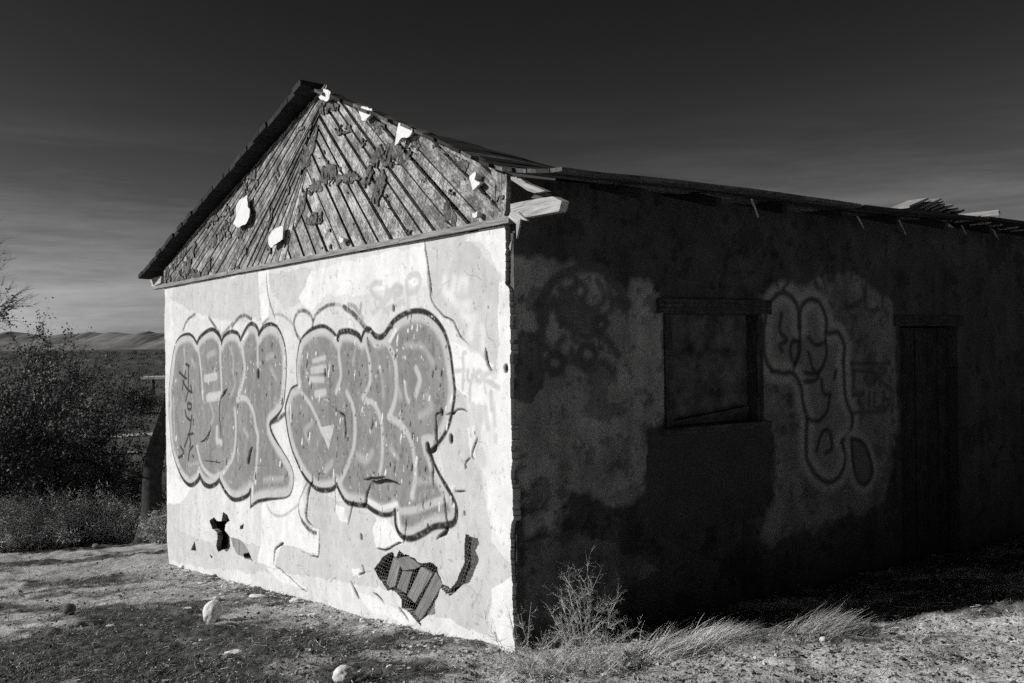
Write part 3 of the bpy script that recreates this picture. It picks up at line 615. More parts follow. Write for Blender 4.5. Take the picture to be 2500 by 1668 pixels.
def hexwire(x0, x1, z0, z1, s, ok, depth, rad, name, mat):
    A, B = [], []; dx = s * math.sqrt(3); k = 0; z = z0
    while z < z1:
        x = x0 + (dx / 2 if k % 2 else 0)
        while x < x1:
            c = [(x + s * math.sin(math.pi / 3 * i) + rng.normal(0, .0), z + s * math.cos(math.pi / 3 * i)) for i in range(4)]
            for i in range(3):
                m = ((c[i][0] + c[i + 1][0]) / 2, (c[i][1] + c[i + 1][1]) / 2)
                if ok(*m) and random.random() > .12: A.append(c[i]); B.append(c[i + 1])
            x += dx
        z += 1.5 * s; k += 1
    A, B = np.array(A), np.array(B); n = len(A)
    wob = lambda P: .004 * fbm(P[:, 0] * 8, P[:, 1] * 8, 271, 3)
    v, f = tubes((W3(A[:, 0] + wob(A), np.full(n, depth), A[:, 1] + 2 * wob(A)) - CN, W3(B[:, 0] + wob(B), np.full(n, depth), B[:, 1] + 2 * wob(B)) - CN, np.full(n, rad), np.full(n, rad)))
    return link(name, mesh_np(name, v, f), mat, house)
def in_hole(x, z):
    i = min(np.searchsorted(us, x), len(us) - 1); j = min(np.searchsorted(zs, z), len(zs) - 1); return holeE[i, j]
hexwire(.1, 2.0, -.35, .75, .0165, in_hole, .008, .0006, 'chicken_wire', M['palewire'])

# --- side wall
vs_ = np.concatenate([np.arange(0.0, 5.9, .013), np.arange(5.9, 9.3, .08)]); zs2 = np.arange(-.5, 2.72, .013)
w = Sheet(vs_, zs2)
n1 = fbm(w.X * 1.4, w.Z * 1.4, 301, 5); n2 = fbm(w.X * 9, w.Z * 9, 305, 4)
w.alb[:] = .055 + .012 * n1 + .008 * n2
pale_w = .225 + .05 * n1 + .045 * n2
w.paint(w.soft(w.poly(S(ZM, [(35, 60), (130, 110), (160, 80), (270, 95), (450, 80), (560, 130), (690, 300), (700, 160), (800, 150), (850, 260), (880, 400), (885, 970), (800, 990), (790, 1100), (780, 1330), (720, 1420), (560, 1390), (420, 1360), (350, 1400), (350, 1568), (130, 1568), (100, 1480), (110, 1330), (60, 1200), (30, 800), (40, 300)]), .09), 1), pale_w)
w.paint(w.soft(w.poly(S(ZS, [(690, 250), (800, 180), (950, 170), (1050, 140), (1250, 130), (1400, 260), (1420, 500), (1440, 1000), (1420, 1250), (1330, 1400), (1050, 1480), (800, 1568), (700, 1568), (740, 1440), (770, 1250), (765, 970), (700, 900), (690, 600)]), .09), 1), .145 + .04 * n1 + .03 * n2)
w.paint(w.poly(S(S0, [(1270, 1500), (1290, 1330), (1400, 1300), (1560, 1350), (1600, 1400), (1500, 1480), (1380, 1560)]), .1).astype(np.float32) * .8, .11 + .05 * n2)
w.paint(w.poly(S(S0, [(1260, 815), (1275, 805), (1320, 815), (1328, 960), (1310, 990), (1285, 985), (1258, 960)]), .045), .085)      # dark worn strip
def ring(z_, c, rx, ry, wd, val, k=.9):
    pts = S(z_, [(c[0] + rx * math.cos(t), c[1] + ry * math.sin(t)) for t in np.linspace(0, 2 * math.pi, 17)]); w.paint(w.stroke(pts, wd, .012), val, k)
blot = fbm(w.X * 5, w.Z * 4, 321, 5, .62); drip = fbm(w.X * 11, w.Z * 1.1, 331, 4)
w.alb *= np.clip(1 + .5 * blot + .25 * drip, .4, 1.5) * np.where(fbm(w.X * 14, w.Z * 14, 341, 4, .62) > .34, .6, 1)
flake = (fbm(w.X * 4.5, w.Z * 4.5, 351, 5, .6) > .26); w.alb = np.where(flake, w.alb * .65, w.alb)
# painted head on the pale plaster: arc, eyes, nose
for pts, wd in (([(205, 330), (250, 230), (310, 170), (390, 130), (480, 120), (560, 150), (620, 220), (680, 310)], .05), ([(190, 340), (210, 420), (215, 560)], .05), ([(230, 420), (240, 350), (290, 330), (320, 420)], .05), ([(320, 240), (350, 260), (400, 220)], .05),
                ([(330, 420), (400, 470), (460, 500), (520, 480), (580, 520), (630, 600)], .04), ([(620, 300), (660, 330), (690, 320)], .05), ([(380, 560), (400, 640), (440, 670), (500, 680)], .03), ([(240, 560), (330, 620), (380, 580)], .03)):
    w.paint(w.stroke(S(ZM, pts), wd * 1.3, .018), .07, .9)
for pts in ([(250, 260), (300, 320), (380, 300), (360, 240)], [(400, 180), (460, 240), (430, 330), (500, 360)], [(520, 190), (560, 280), (520, 360), (580, 420)], [(210, 600), (250, 690), (330, 700)], [(470, 680), (560, 640), (600, 700)], [(560, 130), (600, 330), (560, 380)], [(340, 500), (300, 560), (360, 640), (430, 560), (380, 500)]):
    w.paint(w.stroke(S(ZM, pts), .045, .018), .075, .85)
w.paint(w.poly(S(ZM, [(310, 300), (420, 260), (520, 330), (560, 420), (480, 480), (380, 460), (320, 420)]), .04), .085, .85)
for c, r in (((290, 640), 42), ((465, 595), 42), ((535, 430), 28)): ring(ZM, c, r, r * 1.15, .05, .06)
w.paint(w.poly(S(ZM, [(240, 480), (265, 395), (300, 420), (310, 500), (270, 530)]), .01), .25)
# bubble lettering right of the window: pale edge, mid fill, dark line
B = [[(760, 640), (720, 560), (715, 420), (740, 290), (800, 215), (860, 230), (900, 300), (910, 400)], [(905, 400), (915, 300), (960, 250), (1020, 270), (1055, 360), (1060, 430), (1120, 430), (1155, 500), (1150, 590)],
     [(760, 640), (830, 655), (870, 650), (915, 720), (930, 820), (950, 900), (945, 1000), (950, 1120), (1000, 1210), (1070, 1250), (1130, 1210), (1160, 1120), (1140, 1030)], [(1140, 1030), (1190, 960), (1195, 880), (1160, 780), (1150, 590)]]
w.paint(w.poly(np.vstack([S(ZS, q) for q in B[:1] + [B[1]] + [B[3][::-1]] + [B[2][::-1]]]), .01), .16 + .02 * n2)
for q in B: w.paint(w.stroke(S(ZS, q), .16, .03), .27, .85)
for q in B: w.paint(w.stroke(S(ZS, q), .04, .014), .045, .95)
for q in ([(910, 400), (912, 520), (880, 620)], [(905, 480), (870, 480), (860, 540), (880, 600), (905, 560), (905, 480)], [(1050, 430), (1055, 560), (1010, 650), (940, 650)], [(960, 460), (1000, 500), (1050, 480)], [(940, 700), (1000, 690), (1020, 640)], [(1030, 690), (1040, 760), (1080, 770)],
          [(950, 900), (1010, 915), (1060, 860), (1075, 780)], [(1000, 1080), (1030, 980), (1070, 970), (1085, 1060), (1050, 1090)], [(810, 330), (800, 420), (840, 470), (800, 500), (815, 530)], [(960, 540), (980, 620), (1010, 660)], [(1100, 680), (1110, 640)]):
    w.paint(w.stroke(S(ZS, q), .034, .012), .03, .9)
E2 = [(1190, 1010), (1250, 1030), (1290, 1100), (1305, 1200), (1270, 1260), (1225, 1240), (1200, 1140), (1190, 1010)]
w.paint(w.stroke(S(ZS, E2), .13, .03), .27, .85); w.paint(w.poly(S(ZS, E2), 0), .11); w.paint(w.stroke(S(ZS, E2), .035, .012), .045)
# boxed two-line tag, capitals above the lettering
for q in ([(1210, 640), (1200, 780)], [(1210, 640), (1270, 640)], [(1290, 630), (1270, 690), (1300, 720), (1330, 660), (1290, 630)], [(1350, 720), (1345, 630), (1385, 640), (1350, 680), (1390, 730)], [(1210, 770), (1260, 760), (1230, 800), (1260, 840)], [(1290, 760), (1290, 840)], [(1320, 760), (1320, 840), (1350, 835)], [(1370, 760), (1370, 840), (1400, 830)], [(1370, 800), (1395, 795)],
          [(1190, 600), (1400, 600)], [(1190, 870), (1380, 860)],
          [(770, 110), (790, 180)], [(820, 100), (850, 150), (820, 190)], [(1190, 280), (1260, 240), (1250, 170)], [(1270, 150), (1275, 300), (1340, 300)], [(1340, 160), (1365, 200), (1360, 290)], [(1170, 300), (1230, 280)], [(980, 110), (1010, 190)], [(1030, 120), (1050, 170)]):
    w.paint(w.stroke(S(ZS, q, 0), .03, .012, smooth=len(q) > 2), .05, .85)
w.paint(w.poly(S(ZS, [(70, 960), (160, 935), (690, 895), (750, 930), (770, 1000), (740, 1250), (710, 1440), (400, 1500), (90, 1560), (75, 1300)]), .012), .045 + .01 * n2)  # big dark painted-over square
w.rel += .006 * n1 + .003 * n2 - .004 * flake
# openings
WV0, WV1, WZ0, WZ1 = 1.2, 2.13, 1.2, 1.93; DV0, DV1, DZ1 = 3.75, 4.55, 1.85
cv_ = (vs_[:-1] + vs_[1:])[:, None] / 2; cz_ = (zs2[:-1] + zs2[1:])[None, :] / 2
keep2 = ~((cv_ > WV0) & (cv_ < WV1) & (cz_ > WZ0) & (cz_ < WZ1)) & ~((cv_ > DV0) & (cv_ < DV1) & (cz_ < DZ1))
e2 = .02 + .03 * np.maximum(0, fbm(zs2 * 7, zs2 * 0, 311, 4)); keep2 &= cv_ > e2[None, :-1]
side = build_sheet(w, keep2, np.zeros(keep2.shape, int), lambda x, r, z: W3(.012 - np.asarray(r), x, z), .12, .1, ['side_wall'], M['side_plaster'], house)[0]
win_o = slab('window', [(WV0, WZ0), (WV1, WZ0), (WV1, WZ1), (WV0, WZ1)], .10, .115, mat_simple('dusty_board', .075, .75, 7, .5, 30), house, (1, 0), plane='vz'); win_o['label'] = 'boarded window under a dark lintel'
M['frame'] = mat_wood('frame_wood', .06, .3, .2); M['door'] = mat_wood('door_wood', .04, .3, .2)
slab('lintel', [(WV0 - .06, WZ1 + .005), (WV1 + .08, WZ1 + .005), (WV1 + .08, WZ1 + .1), (WV0 - .06, WZ1 + .1)], -.01, .09, M['frame'], house, (1, 0), plane='vz')
slab('jamb', [(WV0 + .003, WZ0), (WV0 + .06, WZ0), (WV0 + .06, WZ1), (WV0 + .003, WZ1)], .0, .095, M['frame'], win_o, (0, 1), plane='vz')
slab('jamb', [(WV1 - .06, WZ0), (WV1 - .003, WZ0), (WV1 - .003, WZ1), (WV1 - .06, WZ1)], .0, .095, M['frame'], win_o, (0, 1), plane='vz')
slab('sill', [(WV0 - .03, WZ0 - .045), (WV1 + .03, WZ0 - .045), (WV1 + .03, WZ0 - .002), (WV0 - .03, WZ0 - .002)], -.04, .09, M['frame'], win_o, (1, 0), plane='vz')
slab('loose_batten', [(WV0 + .1, WZ0 + .01), (WV1 - .1, WZ0 + .06), (WV1 - .1, WZ0 + .10), (WV0 + .1, WZ0 + .035)], .05, .085, M['frame'], win_o, (1, .1), plane='vz')
door = empty('door', (0, 0, 0)); door.parent = house
for i in range(5):
    a = DV0 + (DV1 - DV0) * i / 5; b = DV0 + (DV1 - DV0) * (i + 1) / 5 - .008
    slab('door_plank', [(a, -.5), (b, -.5), (b, DZ1 - .01), (a, DZ1 - .01)], .09 + .004 * (i % 2), .12, M['door'], door, (0, 1), plane='vz')
slab('door_header', [(DV0 - .08, DZ1 + .003), (DV1 + .08, DZ1 + .003), (DV1 + .08, DZ1 + .09), (DV0 - .08, DZ1 + .09)], .0, .08, M['door'], house, (1, 0), plane='vz')

# remaining shell: back, far side, ceiling, so that the inside is dark
slab('rear_wall', [(.1, -1.2), (6.7, -1.2), (6.7, 2.45), (.1, 2.45)], 9.1, 9.25, M['stucco'], house, (1, 0))
slab('far_side_wall', [(.1, -1.2), (9.1, -1.2), (9.1, 2.45), (.1, 2.45)], 6.6, 6.72, M['stucco'], house, (1, 0), plane='vz')
box3('ceiling', W3(3.35, 4.7, 2.47), V * 4.5, U * 3.25, np.array([0, 0, .015]), M['roofwood'], house)

# --- gable siding
def RZ(u):   # underside of the roof along the gable
    return float(np.interp(u, [-.5, 0, .914, 2.56, 7.35], [2.63, 2.715, 3.085, 3.73, 2.50]))
Z0 = 2.47
def lz(ub, s): return (ub, s)                     # left line: z - Z0 = -s (u - ub);  right line: z - Z0 = s (u - ub)
seam = (3.265, -1.5)                              # falls from the peak towards the left
lub = list(np.cumsum([3.27] + [random.uniform(.11, .17) for _ in range(22)])) + [6.75, 7.0, 7.25]
ls = np.interp(lub, [3.27, 3.5, 3.77, 4.3, 4.78, 5.5, 6.4, 6.75, 7.2], [1.45, 1.02, .82, .62, .52, .45, .385, .33, .295])
rakeL = 1.23 / 4.79
for i in range(len(lub) - 1):
    gapw = random.uniform(.012, .034); P = [(1.5, Z0), (7.0, Z0), (7.0, 4), (1.5, 4)]
    P = clip(P, -ls[i] if True else 0, -1, -(Z0 + ls[i] * (lub[i] + gapw)))         # above-left of line i
    P = clip(P, ls[i + 1], 1, Z0 + ls[i + 1] * (lub[i + 1] - gapw * .3))             # below line i+1
    P = clip(P, rakeL, 1, 3.73 + rakeL * 2.56 - .0)                                   # under the left rake
    P = clip(P, 1, 0, 6.74)
    P = clip(P, -1.5, -1, -(Z0 + 1.5 * 3.27))                                        # left of the seam
    P = clip(P, 0, -1, -Z0)
    if len(P) < 3: continue
    d = random.uniform(-.012, .0)
    slab('siding_board', P, d - .004, d + .02, M['siding_dark'] if i > 8 or random.random() < .25 else M['siding'], house, (1, -ls[i]))
rbx = [0, 45, 130, 205, 275, 360, 445, 525, 605, 690, 800, 882, 965, 1080, 1190, 1285, 1400]
rub_ = [gp(*Z2(x, 1290 - .185 * x))[0] for x in rbx]
rub_ = [3.45] + rub_[1:-1] + [-.02, -.24, -.5]
rs_ = np.interp(rub_, [0, .5, .8, 1.4, 1.8, 2.5, 3.4], [.70, .74, .82, .93, 1.08, 1.2, 1.3])
for i in range(len(rub_) - 1):
    gapw = random.uniform(.03, .046); P = [(-.02, Z0), (4.0, Z0), (4.0, 4), (-.02, 4)]
    P = clip(P, rs_[i], -1, rs_[i] * rub_[i] - Z0)                      # below line i (to its right)
    P = clip(P, -rs_[i + 1], 1, Z0 - rs_[i + 1] * (rub_[i + 1] + gapw))            # above line i+1
    P = clip(P, 1.5, 1, Z0 + 1.5 * 3.262)                                            # right of the seam
    for a, b in ((0, .914), (.914, 2.56)):
        k = (RZ(b) - RZ(a)) / (b - a); P = clip(P, -k, 1, RZ(a) - k * a - .005)
    P = clip(P, rakeL, 1, 3.73 + rakeL * 2.56 - .01)
    P = clip(P, 0, -1, -Z0)
    if rub_[i] < .1: P = clip(P, -1, 0, -(.13 + .05 * (rub_[i] < -.1)))
    if len(P) < 3: continue
    d = random.uniform(-.012, .0)
    slab('siding_board', P, d - .004, d + .02, M['siding'], house, (1, rs_[i]))
slab('black_gap_backing', [(.02, 2.44), (6.72, 2.44), (6.72, 2.63), (2.56, 3.69), (.914, 3.06), (.02, 2.71)], .03, .045, M['dark'], house, (1, 0))  # black sheet added so gaps between the boards look like dark attic
P = G(Z7, [(795, 580), (1000, 660), (985, 1100), (965, 1180), (890, 1080), (860, 1010), (872, 800), (820, 760)]); slab('corner_stud', P, -.012, .03, M['siding'], house, (0, 1))
P = G(Z7, [(800, 760), (830, 850), (825, 960), (790, 1000), (810, 900)]); slab('wood_splinter', P, -.01, .01, M['siding'], house, (0, 1))
# trim rail under the siding: two lengths
a, b = .0, 2.02
slab('trim_board', [(-.03, 2.437), (1.25, 2.435), (1.25, 2.47), (-.03, 2.474)], -.035, .025, M['trim'], house, (1, 0))
slab('trim_board', [(1.256, 2.435), (4.6, 2.436), (4.6, 2.471), (1.256, 2.47)], -.033, .025, M['trim'], house, (1, 0))
slab('trim_board', [(4.606, 2.436), (7.15, 2.428), (7.15, 2.462), (4.606, 2.471)], -.035, .025, M['trim'], house, (1, 0))
# lumps of stucco still sticking to the boards
for z_, pts in ((Z2, [(235, 175), (275, 190), (272, 225), (270, 245), (245, 255), (205, 225), (230, 205)]), (Z2, [(480, 285), (545, 305), (538, 335), (530, 350), (490, 385), (470, 340), (468, 310)]), (Z2, [(715, 395), (800, 430), (785, 480), (740, 490), (690, 540), (700, 470), (705, 440)]),
               (Z7, [(590, 625), (580, 730), (640, 750), (620, 790), (590, 820), (540, 850), (520, 760), (500, 680)]), (Z2, [(1190, 962), (1215, 962), (1212, 990), (1200, 1003), (1185, 995)]),
               (Z8, [(1300, 160), (1305, 300), (1335, 360), (1332, 430), (1320, 480), (1290, 555), (1210, 590), (1180, 615), (1105, 560), (1130, 500), (1145, 400), (1145, 300), (1170, 250), (1200, 220)]),
               (Z8, [(1640, 680), (1710, 620), (1810, 600), (1805, 700), (1800, 780), (1700, 850), (1620, 900), (1600, 800), (1615, 720)]), (Z2, [(335, 1120), (362, 1130), (355, 1155), (335, 1145)])):
    P = spline(G(z_, pts + pts[:1], -.06), .025)[:-1]; P = P + rng.normal(0, .004, P.shape)
    slab('stucco_lump', [tuple(q) for q in P], -.062, -.012, M['stucco'], house, (1, 0), jit=.003, under=.55)
# rags of tar felt and brown coat still on the boards: one ragged skin
fu = np.arange(0.04, 6.7, .0075); fz = np.arange(2.475, 3.68, .0075); fs_ = Sheet(fu, fz); fm = np.zeros(fs_.X.shape, bool)
for z_, pts in ((Z2, [(215, 260), (300, 190), (345, 240), (340, 320), (260, 330), (210, 330)]), (Z2, [(250, 660), (330, 680), (335, 740), (250, 790), (150, 860), (140, 820), (230, 740)]), (Z2, [(330, 740), (440, 710), (490, 745), (420, 800), (340, 790)]), (Z2, [(130, 990), (240, 960), (235, 1030), (170, 1050), (130, 1030)]),
               (Z2, [(530, 320), (620, 350), (640, 430), (600, 480), (540, 400)]), (Z2, [(620, 540), (700, 520), (760, 560), (840, 480), (870, 560), (800, 620), (700, 680), (650, 700), (600, 640), (560, 620)]), (Z2, [(560, 740), (640, 700), (650, 770), (590, 915), (555, 880), (575, 800)]), (Z2, [(940, 520), (1050, 540), (1190, 640), (1160, 690), (1040, 590), (950, 580)]),
               (Z8, [(1180, 640), (1310, 580), (1330, 660), (1230, 770), (1160, 740)]), (Z2, [(320, 420), (410, 400), (440, 450), (380, 470), (330, 455)]), (Z8, [(940, 650), (1010, 580), (1010, 760), (950, 830), (930, 740)]), (Z2, [(160, 500), (205, 430), (195, 560), (160, 650)]), (Z1, [(1140, 900), (1180, 820), (1170, 930), (1110, 1080)]), (Z2, [(150, 800), (270, 760), (300, 700), (320, 760), (230, 830), (140, 870)]), (Z2, [(500, 780), (560, 600), (600, 640), (540, 770), (520, 810)])):
    fm |= fs_.poly(G(z_, pts), .05)
f1 = fbm(fs_.X * 16, fs_.Z * 16, 601, 4, .6); f2 = fbm(fs_.X * 5, fs_.Z * 5, 611, 4, .6); f3 = fbm(fs_.X * 45, fs_.Z * 45, 621, 2)
fm = (fm & (f1 + .5 * f3 > -.28)) | (f2 + .45 * f1 > .50) | ((fs_.X > 3.9) & (f2 + .4 * f1 + .25 * sstep(4, 6.5, fs_.X) > .36))
roofline = np.interp(fu, [0, .914, 2.56, 7.35], [2.715, 3.085, 3.73, 2.50])[:, None] - .03
fm &= fs_.Z < roofline; fm &= ~((fs_.X < .2) & (fs_.Z > 2.6))
fs_.alb[:] = np.clip(.085 + .05 * f1 + .09 * f3 + .12 * sstep(.45, .6, fbm(fs_.X * 24, fs_.Z * 24, 631, 3)), .015, .4); fs_.rel[:] = .019 + .003 * f1 + .003 * f3
build_sheet(fs_, fm[:-1, :-1], np.zeros(fm[:-1, :-1].shape, int), lambda x, r, z: W3(x, -np.asarray(r), z), -.008, .05, ['tar_felt'], M['plaster'], house)[0]['kind'] = 'stuff'
hexwire(.05, 1.9, 2.5, 3.5, .026, lambda x, z: z < RZ(x) - .06 and z > 2.49, -.021, .0010, 'chicken_wire', M['wire'])

# --- roof: boards run back along the house; most of the far slope has fallen in
def roof_board(uu, dz, v0, v1, wd, th, mat, slope, name='roof_board', tilt=0.0):
    c = W3(uu, (v0 + v1) / 2, dz); ac = U * math.cos(slope) + np.array([0, 0, math.sin(slope)]); nn = np.cross(V, ac); nn /= np.linalg.norm(nn)
    return box3(name, c, V * (v1 - v0) / 2 + np.array([0, 0, tilt * (v1 - v0) / 2]), ac * wd / 2, nn * th / 2, mat, house)
k = math.atan(rakeL); uu = 2.56
while uu < 7.28:
    step = .15 * random.uniform(.9, 1.1)
    z = 3.73 - rakeL * (uu - 2.56) + .035
    roof_board(uu + step / 2, z, -.15 + random.uniform(-.012, .012), (.03 + .07 * (uu - 2.56)) * random.uniform(.8, 1.1), step * (.99 if random.random() > .1 else .965), .045, M['roofdark'], -k, tilt=-.05)
    uu += step
def roof_z(u, v):      # the slope sags and flattens behind the gable
    t = float(sstep(0, 2.2, v)); return RZ(u) * (1 - t) + (2.635 + .045 * (u + .5)) * t + .012 * math.sin(v * 1.9) * t
def roof_strip(u0, u1, v0, v1, th, mat):
    ns = max(2, int((v1 - v0) / .3) + 1); vv = np.linspace(v0, v1, ns + 1); vs = []; jz = np.cumsum(rng.normal(0, .003, ns + 1)); ju = rng.normal(0, .006, (ns + 1, 2)); uvs = []
    for i, v in enumerate(vv):
        for a, (u, j) in enumerate(((u0, ju[i, 0]), (u1, ju[i, 1]))):
            for d in (.012, .012 + th): vs.append(W3(u + j, v, roof_z(u, max(v, 0)) + d + jz[i]) - CN); uvs.append((v, u + d))
    fs = []
    for i in range(ns):
        b = 4 * i; fs += [(b, b + 4, b + 5, b + 1), (b + 2, b + 3, b + 7, b + 6), (b + 1, b + 5, b + 7, b + 3), (b, b + 2, b + 6, b + 4)]
    e = 4 * ns; fs += [(0, 1, 3, 2), (e, e + 2, e + 3, e + 1)]
    me = bpy.data.meshes.new('roof_board'); me.from_pydata([list(q) for q in vs], [], fs); lay = me.uv_layers.new(name='grain')
    for l in me.loops: lay.data[l.index].uv = uvs[l.vertex_index]
    me.update(); return link('roof_board', me, mat, house)
uu = 2.60
while uu > -.46:
    wd = .14 * random.uniform(.9, 1.1) if uu > .85 else .105 * random.uniform(.85, 1.15); m = uu - wd / 2
    if m > .80: v1 = random.uniform(.02, .06)
    else: v1 = float(np.interp(m, [-.6, -.14, -.1, 0, .2, .4, .6, .8], [9.2, 9.2, 4.2, 3.6, 2.6, 1.7, .9, .3])) + random.uniform(-.15, .15)
    v0 = -.08 + random.uniform(-.03, .03)
    cuts = [v0, v1]
    if v1 > 6: cuts = [v0, 2.5, 4.05, 5.3, 6.9, v1]
    for a, b in zip(cuts[:-1], cuts[1:]): roof_strip(uu - wd * .975, uu, a + .01, b - .01, .022, M['roofwood'] if random.random() < .4 else M['roofdark'])
    uu -= wd
# rafter tails under the eave
for vv in np.arange(.62, 9, .61):
    c0, c1 = W3(.35, vv, RZ(.35) - .05), W3(-.44, vv, RZ(-.44) - .05)
    box3('rafter_tail', (c0 + c1) / 2, (c1 - c0) / 2, V * .022, np.array([0, 0, .03]), M['roofdark'], house)
# broken corner timbers
P = G(ZR, [(235, 665), (420, 630), (580, 600), (700, 585), (800, 635), (770, 745), (560, 785), (390, 815), (300, 780), (240, 740)], .0); slab('lookout_beam', P, -.02, .03, M['wood'], house, (1, -.05))
P = G(ZR, [(240, 370), (330, 370), (410, 440), (540, 490), (620, 525), (500, 548), (420, 520), (300, 440), (245, 405)], .02); slab('brace', P, .0, .04, M['wood'], house, (1, .4))
P = G(ZR, [(440, 595), (500, 548), (650, 545), (670, 575), (590, 590), (560, 640)], .05); slab('wood_block', P, .045, .09, M['roofwood'], house, (1, 0))
P = G(ZR, [(220, 740), (300, 755), (400, 850), (320, 830), (280, 885), (190, 810)], -.03); slab('wood_splinter', P, -.035, -.022, M['wood'], house, (1, .5))
P = G(ZR, [(275, 870), (320, 830), (310, 900), (280, 1045)], -.03); slab('wood_splinter', P, -.034, -.022, M['wood'], house, (0, 1))
P = G(ZR, [(190, 1130), (220, 1060), (205, 1180)], -.0); slab('wood_splinter', P, -.0, .012, M['wood'], house, (0, 1))
P = G(Z1, [(170, 1385), (245, 1368), (240, 1415), (185, 1440)], .0); slab('lookout_beam', P, .0, .04, M['wood'], house, (1, 0))
# splinters hanging at the eave
for a, b, wd in (((1830, 499), (1846, 532), 6), ((2088, 540), (2104, 558), 4), ((2190, 549), (2206, 573), 3), ((2343, 560), (2353, 572), 3), ((2417, 569), (2433, 585), 6)):
    p, q = np.array(sp(*a, -.5)), np.array(sp(*b, -.5)); n = wd / 405 / 2
    slab('wood_splinter', [(p[0] - n, p[1] + .03), (p[0] + n, p[1] + .03), (q[0] + n * .6, q[1]), (q[0] - n * .2, q[1])], -.52, -.512, M['wood'], house, (0, 1), plane='vz')
# heap of fallen boards on the eave further back
for x, y, L, wd, mt in ((2196, 508, .30, .16, 'wood'), (2212, 511, .3, .1, 'paleroof'), (2220, 512, .34, .18, 'paleroof'), (2240, 514, .30, .12, 'paleroof'), (2256, 516, .22, .12, 'paleroof'), (2268, 519, .24, .16, 'paleroof'), (2288, 522, .18, .17, 'paleroof'), (2306, 526, .16, .17, 'roofwood'),
                        (2352, 540, .16, .14, 'paleroof'), (2378, 545, .15, .05, 'roofdark'), (2390, 547, .2, .15, 'paleroof'), (2420, 552, .17, .14, 'paleroof'), (2446, 556, .18, .05, 'roofdark'), (2458, 558, .18, .15, 'paleroof'), (2490, 563, .2, .15, 'paleroof'), (2516, 568, .2, .15, 'paleroof')):
    p = W3(-.36, *sp(x, y, -.36)); L *= .8; d = V * L + np.array([0, 0, L * random.uniform(.28, .33)])
    nn = np.cross(d, U); nn /= np.linalg.norm(nn)
    box3('fallen_board', p + d / 2, d / 2, U * wd / 2, nn * .008, M[mt], house)
p = W3(-.18, *sp(2330, 531, -.18)); q = W3(-.60, *sp(2440, 519, -.60)); box3('fallen_board', (p + q) / 2, (q - p) / 2, np.array([0, 0, .016]) - V * .008, V * .012 + np.array([0, 0, .006]), M['wood'], house)

# ------------------------------------------------------------------ stones and scraps on the ground
def stone(name, label, cat, px, py, wpx, hpx, mat, rot=0.0, seed=0, dpx=None, sink=.12, group=None, flat=False):
    b = ghit(px, py); dist = b[1]; k = dist / F
    import bmesh
    bm = bmesh.new(); bmesh.ops.create_icosphere(bm, subdivisions=4 if wpx > 40 else 3, radius=1)
    vs = np.array([v.co[:] for v in bm.verts]); bm.verts.index_update(); fs = np.array([[v.index for v in f.verts] for f in bm.faces]); bm.free()
    n = fbm(vs[:, 0] * 1.6 + seed, vs[:, 1] * 1.6 + vs[:, 2] * 1.3, 400 + seed, 3); n2 = fbm(vs[:, 0] * 5 + vs[:, 2] * 4, vs[:, 1] * 5 - vs[:, 2] * 3, 420 + seed, 3)
    q = vs * (1 + (.22 if not flat else .3) * n + .06 * n2)[:, None]
    q = q / np.abs(q).max(0)
    q = q * np.array([wpx / 2, (dpx or wpx * .8) / 2, hpx / 2]) * k
    c, s_ = math.cos(rot), math.sin(rot)
    x = q[:, 0] * c - q[:, 2] * s_; z = q[:, 0] * s_ + q[:, 2] * c; q[:, 0], q[:, 2] = x, z
    q[:, 2] += -q[:, 2].min() * (1 - sink * 2)
    o = link(name, mesh_np(name, q, fs, smooth=not flat), mat, None, tuple(b)); return tag(o, label, cat, group)
M['pale_stone'] = mat_simple('pale_stone', .62, .25, 14, .5, 60)
M['mid_stone'] = mat_simple('grey_stone', .22, .4, 18, .6, 60)
M['dark_stone'] = mat_simple('dark_stone', .09, .4, 18, .6, 60)
M['chip'] = mat_simple('plaster_chip', .66, .2, 30, .4, 80)
stone('boulder', 'large pale egg-shaped boulder leaning on dark grass left of the wall', 'boulder', 518, 1520, 48, 68, M['pale_stone'], -.42, 1)
stone('rock', 'pale angular rock at the bottom edge below the gable wall', 'rock', 838, 1668, 56, 52, M['pale_stone'], .2, 5, flat=False)
stone('rock', 'small dark round rock out on the grass near the bushes', 'rock', 170, 1500, 32, 30, M['dark_stone'], 0, 3)
stone('rock', 'little pale rock at the foot of the bushes', 'rock', 234, 1338, 20, 12, M['mid_stone'], 0, 4)
stone('rock', 'flat dark chip of rock below the dark round rock', 'rock', 195, 1530, 26, 14, M['dark_stone'], .3, 6)
stone('rock', 'pale pointed rock in front of the windblown grass tufts', 'rock', 2010, 1568, 20, 15, M['pale_stone'], .4, 7)
